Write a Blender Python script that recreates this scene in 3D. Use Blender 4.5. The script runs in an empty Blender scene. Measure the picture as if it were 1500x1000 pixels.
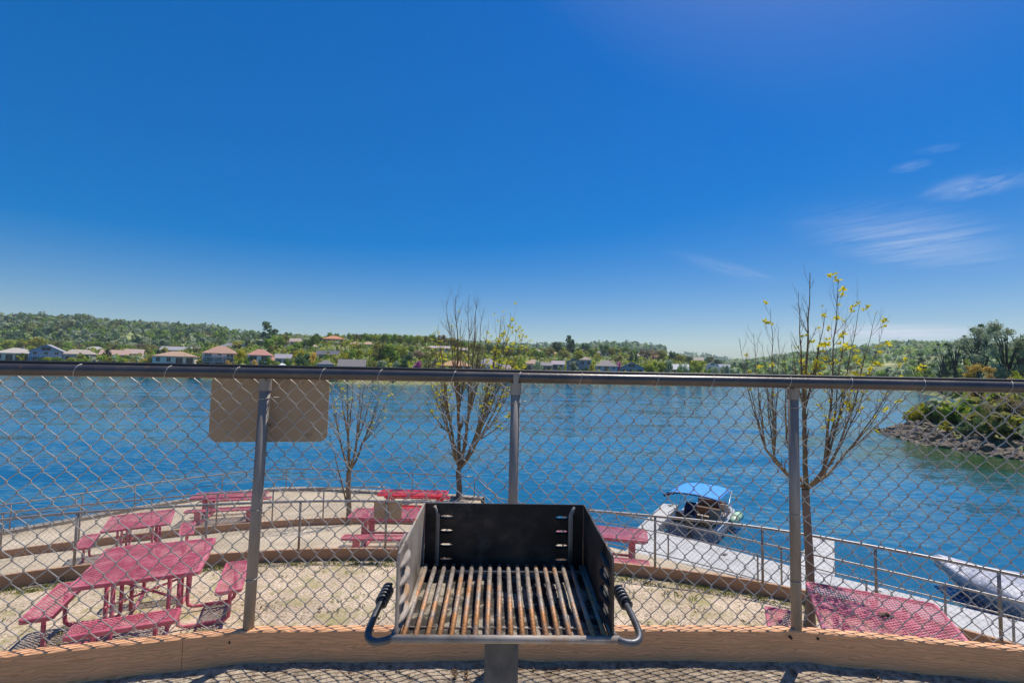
import bpy, math, random
import numpy as np
from mathutils import Vector, Matrix, noise
random.seed(7); RNG = np.random.default_rng(7)
PI = math.pi; R = math.radians
SC = bpy.context.scene
COL = SC.collection

# ------------------------------------------------------------------ camera survey
F = 700.0; TH = math.atan(.0187); PH = math.atan(40/700)
def ray(x, y):
    u = (x-750)/F; v = (500-y)/F
    a = u*math.cos(TH)-v*math.sin(TH); b = u*math.sin(TH)+v*math.cos(TH)
    Y = math.cos(PH)-b*math.sin(PH); Z = math.sin(PH)+b*math.cos(PH)
    return a/Y, Z/Y
def atz(x, y, z):
    a, b = ray(x, y); Y = z/b
    return a*Y, Y
def hor(x): return 540+.0187*(x-750)
def tan_az(x): return ray(x, hor(x))[0]
def slope(x, y): return ray(x, y)[1]

# ------------------------------------------------------------------ mesh helpers
class MB:
    def __init__(s): s.v = []; s.f = []
    def add(s, vs, fs):
        o = len(s.v); s.v.extend([tuple(p) for p in vs]); s.f.extend([tuple(i+o for i in f) for f in fs]); return s
    def box(s, x0, x1, y0, y1, z0, z1):
        return s.add([(x0,y0,z0),(x1,y0,z0),(x1,y1,z0),(x0,y1,z0),(x0,y0,z1),(x1,y0,z1),(x1,y1,z1),(x0,y1,z1)],
            [(0,3,2,1),(4,5,6,7),(0,1,5,4),(1,2,6,5),(2,3,7,6),(3,0,4,7)])
    def obox(s, c, sx, sy, sz, rz=0):
        m = Matrix.Rotation(rz, 3, 'Z'); P = []
        for z in (-.5,.5):
            for x, y in ((-.5,-.5),(.5,-.5),(.5,.5),(-.5,.5)):
                q = m @ Vector((x*sx, y*sy, 0)); P.append((c[0]+q.x, c[1]+q.y, c[2]+z*sz))
        return s.add(P, [(0,3,2,1),(4,5,6,7),(0,1,5,4),(1,2,6,5),(2,3,7,6),(3,0,4,7)])
    def tube(s, pts, r, n=8, cap=True, closed=False):
        pts = [Vector(p) for p in pts]; N = len(pts)
        rs = r if isinstance(r, (list, tuple)) else [r]*N
        if N < 2: return s
        tang = []
        for i in range(N):
            if closed: t = pts[(i+1) % N]-pts[i-1]
            else: t = pts[min(i+1, N-1)]-pts[max(i-1, 0)]
            tang.append(t.normalized() if t.length > 1e-9 else Vector((0,0,1)))
        up = Vector((0,0,1)) if abs(tang[0].z) < .9 else Vector((1,0,0))
        nx = tang[0].cross(up).normalized(); vs = []
        for i in range(N):
            nx = (nx - tang[i]*nx.dot(tang[i]))
            if nx.length < 1e-6: nx = tang[i].orthogonal()
            nx.normalize(); ny = tang[i].cross(nx)
            for k in range(n):
                a = 2*PI*k/n
                vs.append(pts[i]+(nx*math.cos(a)+ny*math.sin(a))*rs[i])
        fs = []
        for i in range(N if closed else N-1):
            j = (i+1) % N
            for k in range(n):
                k2 = (k+1) % n
                fs.append((i*n+k, i*n+k2, j*n+k2, j*n+k))
        if cap and not closed:
            fs.append(tuple(range(n-1, -1, -1))); fs.append(tuple((N-1)*n+k for k in range(n)))
        return s.add(vs, fs)
    def prism(s, poly, z0, z1):
        n = len(poly)
        return s.add([(x,y,z0) for x,y in poly]+[(x,y,z1) for x,y in poly],
            [tuple(range(n-1,-1,-1)), tuple(range(n,2*n))]+[(i,(i+1)%n,n+(i+1)%n,n+i) for i in range(n)])
    def lathe(s, prof, c=(0,0,0), n=16):
        vs = []; m = len(prof)
        for k in range(n):
            a = 2*PI*k/n
            for r_, z in prof: vs.append((c[0]+r_*math.cos(a), c[1]+r_*math.sin(a), c[2]+z))
        fs = [(k*m+i, ((k+1)%n)*m+i, ((k+1)%n)*m+i+1, k*m+i+1) for k in range(n) for i in range(m-1)]
        return s.add(vs, fs)
    def build(s, name, m, parent=None, smooth=False, loc=(0,0,0), rz=0):
        me = bpy.data.meshes.new(name); me.from_pydata(s.v, [], s.f); me.update()
        return link(name, me, m, parent, smooth, loc, rz)
def link(name, me, m, parent=None, smooth=False, loc=(0,0,0), rz=0):
    o = bpy.data.objects.new(name, me); COL.objects.link(o)
    if m is not None:
        for mm in (m if isinstance(m, (list, tuple)) else [m]): me.materials.append(mm)
    if smooth: me.polygons.foreach_set('use_smooth', [True]*len(me.polygons))
    o.location = loc; o.rotation_euler = (0,0,rz)
    if parent is not None: o.parent = parent
    return o
def npmesh(name, V, Fq):
    """fast mesh from arrays of quads"""
    me = bpy.data.meshes.new(name); V = np.asarray(V, np.float32); Fq = np.asarray(Fq, np.int32); k = Fq.shape[1]
    me.vertices.add(len(V)); me.vertices.foreach_set('co', V.ravel())
    me.loops.add(Fq.size); me.loops.foreach_set('vertex_index', Fq.ravel())
    me.polygons.add(len(Fq)); me.polygons.foreach_set('loop_start', np.arange(0, Fq.size, k, dtype=np.int32))
    me.polygons.foreach_set('loop_total', np.full(len(Fq), k, np.int32))
    me.update(calc_edges=True); me.validate(); return me
def tag(o, label=None, cat=None, group=None, kind=None):
    if label: o['label'] = label
    if cat: o['category'] = cat
    if group: o['group'] = group
    if kind: o['kind'] = kind
    return o
def empty(name, loc=(0,0,0), rz=0, **k):
    o = bpy.data.objects.new(name, None); COL.objects.link(o); o.location = loc; o.rotation_euler = (0,0,rz); o.empty_display_size = .2
    return tag(o, **k)
def kids(o): return [c for c in list(bpy.data.objects) if c.parent == o]
def copy_tree(src, parent=None, cache=None):
    if cache is None:
        cache = {}
        for c in bpy.data.objects:
            if c.parent: cache.setdefault(c.parent.name, []).append(c)
    c = src.copy(); COL.objects.link(c); c.parent = parent
    for ch in cache.get(src.name, []): copy_tree(ch, c, cache)
    return c
def bevel(o, w, seg=2, ang=35):
    b = o.modifiers.new('bevel', 'BEVEL'); b.width = w; b.segments = seg; b.limit_method = 'ANGLE'; b.angle_limit = R(ang); return o

# ------------------------------------------------------------------ materials
def nt(name):
    m = bpy.data.materials.new(name); m.use_nodes = True; t = m.node_tree
    b = t.nodes['Principled BSDF']; return m, t, b
def N(t, kind, **kw):
    n = t.nodes.new(kind)
    for k, v in kw.items():
        if k in n.inputs: n.inputs[k].default_value = v
        else: setattr(n, k, v)
    return n
def c4(c): return (c[0], c[1], c[2], 1)
def ramp(t, stops):
    n = t.nodes.new('ShaderNodeValToRGB'); e = n.color_ramp.elements
    while len(e) < len(stops): e.new(.5)
    for i, (p, c) in enumerate(stops): e[i].position = p; e[i].color = c4(c)
    return n
def coords(t, scale=(1,1,1), world=False):
    mp = N(t, 'ShaderNodeMapping'); mp.inputs['Scale'].default_value = scale
    if world: t.links.new(N(t, 'ShaderNodeNewGeometry').outputs['Position'], mp.inputs['Vector'])
    else: t.links.new(N(t, 'ShaderNodeTexCoord').outputs['Object'], mp.inputs['Vector'])
    return mp
def mat(name, stops, scale=4, rough=.6, metal=0, bump=0, bscale=None, stretch=(1,1,1), detail=6, bdist=.01, world=False, rvar=.0, objvar=0, spec=None):
    m, t, b = nt(name); L = t.links
    mp = coords(t, stretch, world)
    n = N(t, 'ShaderNodeTexNoise', Scale=scale, Detail=detail, Roughness=.6); L.new(mp.outputs[0], n.inputs['Vector'])
    if not isinstance(stops[0][1], tuple): stops = [(.3, stops[0]), (.7, stops[1])]
    r = ramp(t, stops); L.new(n.outputs['Fac'], r.inputs['Fac'])
    col = r.outputs['Color']
    if objvar:
        oi = N(t, 'ShaderNodeObjectInfo'); h = N(t, 'ShaderNodeHueSaturation')
        mr = N(t, 'ShaderNodeMapRange'); mr.inputs['To Min'].default_value = 1-objvar; mr.inputs['To Max'].default_value = 1+objvar
        L.new(oi.outputs['Random'], mr.inputs['Value']); L.new(mr.outputs[0], h.inputs['Value']); L.new(col, h.inputs['Color']); col = h.outputs['Color']
    L.new(col, b.inputs['Base Color'])
    b.inputs['Roughness'].default_value = rough; b.inputs['Metallic'].default_value = metal
    if spec is not None: b.inputs['Specular IOR Level'].default_value = spec
    if rvar:
        mr = N(t, 'ShaderNodeMapRange'); mr.inputs['To Min'].default_value = rough-rvar; mr.inputs['To Max'].default_value = rough+rvar
        L.new(n.outputs['Fac'], mr.inputs['Value']); L.new(mr.outputs[0], b.inputs['Roughness'])
    if bump:
        n2 = N(t, 'ShaderNodeTexNoise', Scale=bscale or scale*4, Detail=4.0); L.new(mp.outputs[0], n2.inputs['Vector'])
        bp = N(t, 'ShaderNodeBump', Strength=bump, Distance=bdist); L.new(n2.outputs['Fac'], bp.inputs['Height']); L.new(bp.outputs[0], b.inputs['Normal'])
    return m
def leaf_mat(name, a, b_, scale=1.2, trans=.5, objvar=.22):
    m, t, b = nt(name); L = t.links
    mp = coords(t); n = N(t, 'ShaderNodeTexNoise', Scale=scale, Detail=3.0); L.new(mp.outputs[0], n.inputs['Vector'])
    r = ramp(t, [(.32, a), (.68, b_)]); L.new(n.outputs['Fac'], r.inputs['Fac'])
    oi = N(t, 'ShaderNodeObjectInfo'); h = N(t, 'ShaderNodeHueSaturation')
    mr = N(t, 'ShaderNodeMapRange'); mr.inputs['To Min'].default_value = 1-objvar; mr.inputs['To Max'].default_value = 1+objvar
    L.new(oi.outputs['Random'], mr.inputs['Value']); L.new(mr.outputs[0], h.inputs['Value']); L.new(r.outputs['Color'], h.inputs['Color'])
    L.new(h.outputs['Color'], b.inputs['Base Color']); b.inputs['Roughness'].default_value = .7; b.inputs['Specular IOR Level'].default_value = .2
    tr = N(t, 'ShaderNodeBsdfTranslucent'); L.new(h.outputs['Color'], tr.inputs['Color'])
    mx = N(t, 'ShaderNodeMixShader'); mx.inputs[0].default_value = trans
    L.new(b.outputs[0], mx.inputs[1]); L.new(tr.outputs[0], mx.inputs[2]); L.new(mx.outputs[0], t.nodes['Material Output'].inputs['Surface'])
    return m
M = {}
#@@MATERIALS
def ground_mat(name, base, dark, light, weeds=0.0):
    m, t, b = nt(name); L = t.links
    mp = coords(t, (1,1,1), True)
    big = N(t, 'ShaderNodeTexNoise', Scale=.9, Detail=5.0); L.new(mp.outputs[0], big.inputs['Vector'])
    gr = N(t, 'ShaderNodeTexNoise', Scale=30., Detail=6.0, Roughness=.8); L.new(mp.outputs[0], gr.inputs['Vector'])
    vo = N(t, 'ShaderNodeTexVoronoi', Scale=55.); L.new(mp.outputs[0], vo.inputs['Vector'])
    r1 = ramp(t, [(.38, dark), (.49, base), (.62, light)]); L.new(gr.outputs['Fac'], r1.inputs['Fac'])
    r2 = ramp(t, [(.3, (.70,.67,.62)), (.7, (1.10,1.08,1.04))]); L.new(big.outputs['Fac'], r2.inputs['Fac'])
    mx = N(t, 'ShaderNodeMix', data_type='RGBA', blend_type='MULTIPLY'); mx.inputs[0].default_value = 1
    L.new(r1.outputs[0], mx.inputs[6]); L.new(r2.outputs[0], mx.inputs[7])
    r3 = ramp(t, [(0, (.55,.52,.5)), (.25, (1,1,1))]); L.new(vo.outputs['Distance'], r3.inputs['Fac'])
    mx2 = N(t, 'ShaderNodeMix', data_type='RGBA', blend_type='MULTIPLY'); mx2.inputs[0].default_value = .55
    L.new(mx.outputs[2], mx2.inputs[6]); L.new(r3.outputs[0], mx2.inputs[7]); out = mx2.outputs[2]
    if weeds:
        w = N(t, 'ShaderNodeTexNoise', Scale=2.2, Detail=6.0, Roughness=.7); L.new(mp.outputs[0], w.inputs['Vector'])
        r4 = ramp(t, [(.49, (0,0,0)), (.63, (1,1,1))]); L.new(w.outputs['Fac'], r4.inputs['Fac'])
        mu = N(t, 'ShaderNodeMath', operation='MULTIPLY'); mu.inputs[1].default_value = weeds; L.new(r4.outputs[0], mu.inputs[0])
        mx3 = N(t, 'ShaderNodeMix', data_type='RGBA'); L.new(mu.outputs[0], mx3.inputs[0]); L.new(out, mx3.inputs[6]); mx3.inputs[7].default_value = (.30,.27,.095,1); out = mx3.outputs[2]
    L.new(out, b.inputs['Base Color']); b.inputs['Roughness'].default_value = .92; b.inputs['Specular IOR Level'].default_value = .15
    bp = N(t, 'ShaderNodeBump', Strength=.7, Distance=.012); L.new(gr.outputs['Fac'], bp.inputs['Height']); L.new(bp.outputs[0], b.inputs['Normal'])
    return m
M['granite'] = ground_mat('decomposed_granite', (.57,.455,.335), (.20,.15,.10), (.84,.70,.55), .72)
M['granite_plain'] = ground_mat('granite_path', (.55,.46,.345), (.33,.265,.19), (.70,.61,.48), .14)
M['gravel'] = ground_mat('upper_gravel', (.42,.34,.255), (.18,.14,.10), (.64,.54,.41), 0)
def grain_mat(name, light, dark):
    """composite board with cathedral wood grain; object x runs along the board, z is its height"""
    m, t, b = nt(name); L = t.links
    tc = N(t, 'ShaderNodeTexCoord'); mp = N(t, 'ShaderNodeMapping'); L.new(tc.outputs['UV'], mp.inputs['Vector'])
    mp.inputs['Scale'].default_value = (7.5, 26, 1)
    nz = N(t, 'ShaderNodeTexNoise', Scale=1.1, Detail=2.0); L.new(mp.outputs[0], nz.inputs['Vector'])
    sub = N(t, 'ShaderNodeVectorMath', operation='MULTIPLY_ADD'); sub.inputs[1].default_value = (1.4,1.4,0)
    L.new(nz.outputs['Color'], sub.inputs[0]); L.new(mp.outputs[0], sub.inputs[2])
    wv = N(t, 'ShaderNodeTexWave', Scale=1.15, Distortion=7.5, Detail=1.0); wv.bands_direction = 'Y'; wv.inputs['Detail Scale'].default_value = .30
    L.new(sub.outputs[0], wv.inputs['Vector'])
    r = ramp(t, [(0, dark), (.22, light), (1, tuple(c*1.08 for c in light))]); L.new(wv.outputs['Fac'], r.inputs['Fac'])
    f = N(t, 'ShaderNodeTexNoise', Scale=6., Detail=6.0); mp2 = N(t, 'ShaderNodeMapping'); mp2.inputs['Scale'].default_value = (1,26,1); L.new(tc.outputs['UV'], mp2.inputs['Vector']); L.new(mp2.outputs[0], f.inputs['Vector'])
    r2 = ramp(t, [(.3, (.82,.8,.78)), (.7, (1.08,1.06,1.05))]); L.new(f.outputs['Fac'], r2.inputs['Fac'])
    mx = N(t, 'ShaderNodeMix', data_type='RGBA', blend_type='MULTIPLY'); mx.inputs[0].default_value = 1; L.new(r.outputs[0], mx.inputs[6]); L.new(r2.outputs[0], mx.inputs[7])
    L.new(mx.outputs[2], b.inputs['Base Color']); b.inputs['Roughness'].default_value = .62
    bp = N(t, 'ShaderNodeBump', Strength=.35, Distance=.004); L.new(wv.outputs['Fac'], bp.inputs['Height']); L.new(bp.outputs[0], b.inputs['Normal'])
    return m
M['board'] = grain_mat('composite_board', (.84,.44,.215), (.68,.345,.16))
M['board_far'] = grain_mat('shade_toned_composite_board', (.50,.285,.155), (.38,.20,.105))  # same board, darkened so the colour carries the shade on the terrace borders
M['galv'] = mat('galvanised_pipe', [(.3,(.20,.19,.19)),(.55,(.30,.285,.275)),(.75,(.36,.33,.30))], 9, .42, .35, .06, 60, rvar=.08)
M['rail_dark'] = mat('dark_bronze_pipe', [(.3,(.075,.07,.072)),(.55,(.11,.10,.098)),(.72,(.20,.15,.11))], 7, .34, .45, .08, 60, rvar=.08)
M['galv_dull'] = mat('weathered_steel_pipe', [(.32,(.20,.17,.145)),(.5,(.29,.255,.225)),(.66,(.36,.32,.285))], 12, .62, .1, .08, 70, stretch=(1,1,.25))
M['wire'] = mat('galvanised_wire', ((.36,.335,.30),(.56,.53,.49)), 30, .45, .35)
M['rubber'] = mat('black_rubber', ((.008,.008,.008),(.02,.02,.02)), 20, .55, 0, .1)
M['signback'] = mat('tan_sign_back', ((.40,.27,.16),(.50,.36,.23)), 5, .55, 0, .05)
M['pink'] = mat('rose_plastisol', [(.36,(.40,.075,.11)),(.5,(.53,.115,.16)),(.64,(.63,.20,.24))], 5, .5, 0, .10, 90, rvar=.06)
M['red'] = mat('coral_red_plastisol', ((.72,.035,.05),(.85,.06,.07)), 6, .35, 0, .05, 90)
M['steel_black'] = mat('sooted_steel', [(.36,(.006,.006,.006)),(.50,(.020,.017,.015)),(.60,(.055,.042,.032)),(.68,(.11,.075,.05))], 7, .6, .2, .25, 60, rvar=.12, bdist=.003)
M['steel_grey'] = mat('weathered_plate', [(.34,(.13,.105,.085)),(.46,(.30,.255,.215)),(.58,(.40,.35,.30)),(.68,(.36,.22,.12))], 8, .6, .08, .2, 90, rvar=.1, bdist=.002)
def worn(m, c, scale, lo, hi):
    t = m.node_tree; L = t.links; b = t.nodes['Principled BSDF']; src = b.inputs['Base Color'].links[0].from_socket
    mp = coords(t); n = N(t, 'ShaderNodeTexNoise', Scale=scale, Detail=8.0, Roughness=.75); L.new(mp.outputs[0], n.inputs['Vector'])
    mr = N(t, 'ShaderNodeMapRange'); mr.inputs['From Min'].default_value = lo; mr.inputs['From Max'].default_value = hi; L.new(n.outputs['Fac'], mr.inputs['Value'])
    mx = N(t, 'ShaderNodeMix', data_type='RGBA'); L.new(mr.outputs[0], mx.inputs[0]); L.new(src, mx.inputs[6]); mx.inputs[7].default_value = c4(c); L.new(mx.outputs[2], b.inputs['Base Color'])
worn(M['pink'], (.60,.36,.36), 9, .60, .70); worn(M['pink'], (.16,.06,.06), 14, .63, .72)
worn(M['galv_dull'], (.22,.12,.07), 16, .62, .72); worn(M['signback'], (.28,.19,.12), 10, .56, .70); worn(M['rail_dark'], (.26,.15,.08), 20, .60, .70)
worn(M['steel_black'], (.13,.12,.11), 5, .58, .75)
def bar_mat():
    m, t, b = nt('rusty_grate'); L = t.links; mp = coords(t)
    n = N(t, 'ShaderNodeTexNoise', Scale=11., Detail=6.0, Roughness=.7); L.new(mp.outputs[0], n.inputs['Vector'])
    n2 = N(t, 'ShaderNodeTexNoise', Scale=140., Detail=3.0); L.new(mp.outputs[0], n2.inputs['Vector'])
    r = ramp(t, [(.36,(.24,.205,.18)), (.48,(.37,.32,.275)), (.56,(.48,.29,.17)), (.68,(.56,.25,.085))])
    sep = N(t, 'ShaderNodeSeparateXYZ'); L.new(N(t, 'ShaderNodeTexCoord').outputs['Object'], sep.inputs[0])
    mr = N(t, 'ShaderNodeMapRange'); mr.inputs['From Min'].default_value = .15; mr.inputs['From Max'].default_value = -.17; mr.inputs['To Min'].default_value = -.1; mr.inputs['To Max'].default_value = .13
    L.new(sep.outputs['Y'], mr.inputs['Value'])
    ad = N(t, 'ShaderNodeMath', operation='ADD'); L.new(n.outputs['Fac'], ad.inputs[0]); L.new(mr.outputs[0], ad.inputs[1])
    L.new(ad.outputs[0], r.inputs['Fac'])
    r2 = ramp(t, [(.35,(.5,.48,.46)), (.55,(1,1,1))]); L.new(n2.outputs['Fac'], r2.inputs['Fac'])
    mx = N(t, 'ShaderNodeMix', data_type='RGBA', blend_type='MULTIPLY'); mx.inputs[0].default_value = .8; L.new(r.outputs[0], mx.inputs[6]); L.new(r2.outputs[0], mx.inputs[7])
    L.new(mx.outputs[2], b.inputs['Base Color']); b.inputs['Roughness'].default_value = .62; b.inputs['Metallic'].default_value = .3
    bp = N(t, 'ShaderNodeBump', Strength=.4, Distance=.002); L.new(n2.outputs['Fac'], bp.inputs['Height']); L.new(bp.outputs[0], b.inputs['Normal'])
    return m
M['bars'] = bar_mat()
M['post_brown'] = mat('weathered_grill_post', [(.32,(.14,.11,.085)),(.5,(.23,.19,.15)),(.66,(.31,.265,.215))], 9, .6, .2, .15, 60)
M['steel_brown'] = mat('shaded_sooty_plate', [(.36,(.018,.015,.013)),(.50,(.05,.042,.036)),(.60,(.11,.09,.075)),(.68,(.16,.10,.06))], 7, .5, .25, .2, 60, rvar=.1, bdist=.002)
M['ash'] = mat('ash_and_cinders', [(.36,(.012,.011,.01)),(.5,(.06,.05,.04)),(.56,(.30,.26,.20)),(.8,(.46,.41,.33))], 14, .9, 0, .6, 90)
M['handle'] = mat('zinc_handle', [(.35,(.07,.072,.08)),(.55,(.15,.15,.155)),(.7,(.25,.22,.19))], 14, .42, .45, .08, 80)
M['bark'] = mat('pale_bark', [(.3,(.13,.095,.065)),(.55,(.22,.165,.115)),(.8,(.30,.24,.18))], 9, .85, 0, .5, 30, stretch=(1,1,.35))
M['bark_dark'] = mat('dark_bark', ((.05,.04,.03),(.12,.095,.07)), 6, .9, 0, .4, 25)
M['lichen'] = mat('lichen_bark', [(.38,(.15,.105,.07)),(.52,(.22,.16,.09)),(.68,(.30,.23,.06))], 12, .85, 0, .4, 30)
M['bud'] = leaf_mat('yellow_green_leaf', (.66,.60,.03), (.85,.76,.07), 6, .5, .1)
M['weed'] = leaf_mat('weed_blade', (.16,.20,.05), (.34,.34,.10), 3, .3, .1)
M['dryleaf'] = mat('dry_leaf', ((.11,.06,.035),(.26,.16,.09)), 30, .8)
M['concrete'] = mat('white_dock_concrete', ((.46,.455,.44),(.62,.61,.59)), 3, .8, 0, .2, 30, world=True)
def joints(m, rot, scale, w, h):
    t = m.node_tree; L = t.links; b = t.nodes['Principled BSDF']; src = b.inputs['Base Color'].links[0].from_socket
    mp = coords(t, (1,1,1), True); mp.inputs['Rotation'].default_value = (0,0,rot)
    br = N(t, 'ShaderNodeTexBrick', Scale=scale); br.offset = 0; br.inputs['Mortar Size'].default_value = .012; br.inputs['Brick Width'].default_value = w; br.inputs['Row Height'].default_value = h
    br.inputs['Color1'].default_value = (1,1,1,1); br.inputs['Color2'].default_value = (.88,.88,.87,1); br.inputs['Mortar'].default_value = (.3,.29,.28,1); L.new(mp.outputs[0], br.inputs['Vector'])
    mx = N(t, 'ShaderNodeMix', data_type='RGBA', blend_type='MULTIPLY'); mx.inputs[0].default_value = 1; L.new(src, mx.inputs[6]); L.new(br.outputs['Color'], mx.inputs[7]); L.new(mx.outputs[2], b.inputs['Base Color'])
joints(M['concrete'], R(37), 1.0, 1.15, 3.0)
M['rimwood'] = mat('deck_edge', ((.30,.25,.19),(.42,.36,.28)), 5, .8, 0, .2)
M['boat_white'] = mat('boat_gelcoat', ((.42,.42,.43),(.54,.53,.52)), 2, .25)
M['boat_grey'] = mat('boat_grey_panel', ((.20,.21,.24),(.30,.31,.34)), 3, .4)
M['canvas_blue'] = mat('blue_canvas', ((.03,.26,.72),(.07,.36,.84)), 4, .75, 0, .1, 60)
M['canvas_navy'] = mat('navy_canvas', ((.006,.012,.05),(.012,.02,.08)), 4, .7)
M['black_plastic'] = mat('black_plastic', ((.008,.008,.009),(.02,.02,.022)), 6, .35)
M['tan_vinyl'] = mat('tan_vinyl', ((.42,.29,.18),(.52,.38,.26)), 5, .5)
M['brown_vinyl'] = mat('brown_vinyl', ((.12,.06,.035),(.18,.09,.05)), 5, .5)
M['mint'] = mat('pale_green_vinyl', ((.45,.66,.42),(.55,.75,.50)), 3, .35)
M['tarp'] = mat('silver_tarp', ((.30,.32,.38),(.45,.46,.52)), 2.5, .5, .05, .6, 4, bdist=.12)
M['bluehull'] = mat('pale_blue_hull', ((.16,.26,.36),(.24,.34,.44)), 2, .3)
M['alu'] = mat('aluminium_tube', ((.5,.5,.52),(.62,.62,.63)), 8, .35, .8)
def rock_mat(name, a, b_):
    return mat(name, (a, b_), 1.7, .9, 0, .5, 6, bdist=.05)
M['rock'] = rock_mat('shore_rock', (.06,.045,.03), (.27,.21,.15))
def water_mat():
    m, t, b = nt('lake_water'); L = t.links
    mp = coords(t, (1,1,1), True)
    st = N(t, 'ShaderNodeMapping'); st.inputs['Scale'].default_value = (.42,1,1); st.inputs['Rotation'].default_value = (0,0,R(-9)); L.new(mp.outputs[0], st.inputs['Vector'])
    a = N(t, 'ShaderNodeTexNoise', Scale=2.7, Detail=5.0, Roughness=.6); L.new(st.outputs[0], a.inputs['Vector'])
    c = N(t, 'ShaderNodeTexNoise', Scale=.22, Detail=3.0); L.new(st.outputs[0], c.inputs['Vector'])
    s1 = N(t, 'ShaderNodeVectorMath', operation='SUBTRACT'); s1.inputs[1].default_value = (.5,.5,.5); L.new(a.outputs['Color'], s1.inputs[0])
    s2 = N(t, 'ShaderNodeVectorMath', operation='SUBTRACT'); s2.inputs[1].default_value = (.5,.5,.5); L.new(c.outputs['Color'], s2.inputs[0])
    m1 = N(t, 'ShaderNodeVectorMath', operation='MULTIPLY'); m1.inputs[1].default_value = (.28,.62,0); L.new(s1.outputs[0], m1.inputs[0])
    m2 = N(t, 'ShaderNodeVectorMath', operation='MULTIPLY_ADD'); m2.inputs[1].default_value = (.15,.35,0); L.new(s2.outputs[0], m2.inputs[0]); L.new(m1.outputs[0], m2.inputs[2])
    a3 = N(t, 'ShaderNodeVectorMath', operation='ADD'); a3.inputs[1].default_value = (0,0,1); L.new(m2.outputs[0], a3.inputs[0])
    nz = N(t, 'ShaderNodeVectorMath', operation='NORMALIZE'); L.new(a3.outputs[0], nz.inputs[0]); L.new(nz.outputs[0], b.inputs['Normal'])
    big = N(t, 'ShaderNodeTexNoise', Scale=.035, Detail=4.0); L.new(st.outputs[0], big.inputs['Vector'])
    r = ramp(t, [(.38,(.010,.105,.205)), (.60,(.030,.17,.275))]); L.new(big.outputs['Fac'], r.inputs['Fac'])
    # green tree reflection painted into the water colour along the right-hand bank
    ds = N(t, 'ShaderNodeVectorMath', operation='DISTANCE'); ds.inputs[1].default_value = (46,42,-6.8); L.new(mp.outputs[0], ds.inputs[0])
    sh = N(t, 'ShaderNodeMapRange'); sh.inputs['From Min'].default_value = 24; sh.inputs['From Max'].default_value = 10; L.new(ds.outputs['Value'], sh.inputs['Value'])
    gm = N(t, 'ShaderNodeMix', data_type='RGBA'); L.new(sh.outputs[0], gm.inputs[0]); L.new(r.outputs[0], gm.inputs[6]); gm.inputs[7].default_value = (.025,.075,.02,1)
    L.new(gm.outputs[2], b.inputs['Base Color'])
    b.inputs['Roughness'].default_value = .10; b.inputs['IOR'].default_value = 1.333
    return m
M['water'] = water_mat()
M['lakebank'] = mat('dry_grass_bank', [(.3,(.13,.16,.04)),(.5,(.21,.23,.07)),(.7,(.34,.30,.15))], .06, .95, 0, world=True)
M['slope_right'] = mat('grassy_slope', [(.3,(.10,.13,.04)),(.5,(.19,.21,.07)),(.66,(.30,.29,.12)),(.8,(.42,.36,.25))], .12, .95, 0, .3, 1.5, world=True, bdist=.2)
M['hill_green'] = mat('wooded_hill_ground', [(.36,(.13,.19,.05)),(.5,(.24,.30,.08)),(.62,(.42,.40,.16))], .02, .95, 0, world=True)
M['cliff'] = mat('mesa_rock', ((.10,.09,.085),(.20,.17,.15)), .03, .95, 0, world=True)
LEAF = {
 'lime': leaf_mat('lime_foliage', (.30,.35,.03), (.52,.54,.07), .5),
 'green': leaf_mat('mid_green_foliage', (.18,.28,.035), (.34,.46,.075), .5),
 'olive': leaf_mat('olive_foliage', (.20,.20,.045), (.38,.36,.10), .5),
 'dark': leaf_mat('dark_green_foliage', (.07,.13,.05), (.16,.25,.10), .5),
 'grey': leaf_mat('grey_green_foliage', (.30,.37,.21), (.52,.57,.36), .5),
 'gold': leaf_mat('golden_foliage', (.58,.38,.07), (.82,.60,.16), .8),
 'pink': leaf_mat('pink_blossom', (.45,.09,.30), (.68,.22,.50), .8),
 'tan': leaf_mat('tan_twigs', (.26,.20,.12), (.44,.35,.22), .5),
 'yellow': leaf_mat('yellow_foliage', (.42,.38,.03), (.62,.55,.06), .6),
}
PAINT = {}
def paint(c, rough=.75):
    k = tuple(round(q, 3) for q in c)
    if k not in PAINT: PAINT[k] = mat('stucco_%d' % len(PAINT), (tuple(q*.9 for q in c), tuple(min(1, q*1.06) for q in c)), .8, rough)
    return PAINT[k]
ROOFM = {}
def roofpaint(c):
    k = tuple(round(q, 3) for q in c)
    if k not in ROOFM: ROOFM[k] = mat('roof_tiles_%d' % len(ROOFM), (tuple(q*.78 for q in c), tuple(min(1, q*1.15) for q in c)), 1.6, .85, stretch=(1,4,4))
    return ROOFM[k]
M['glass'] = mat('window_glass', ((.012,.016,.022),(.03,.036,.045)), .5, .12)
M['trim'] = paint((.72,.70,.67))
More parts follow.
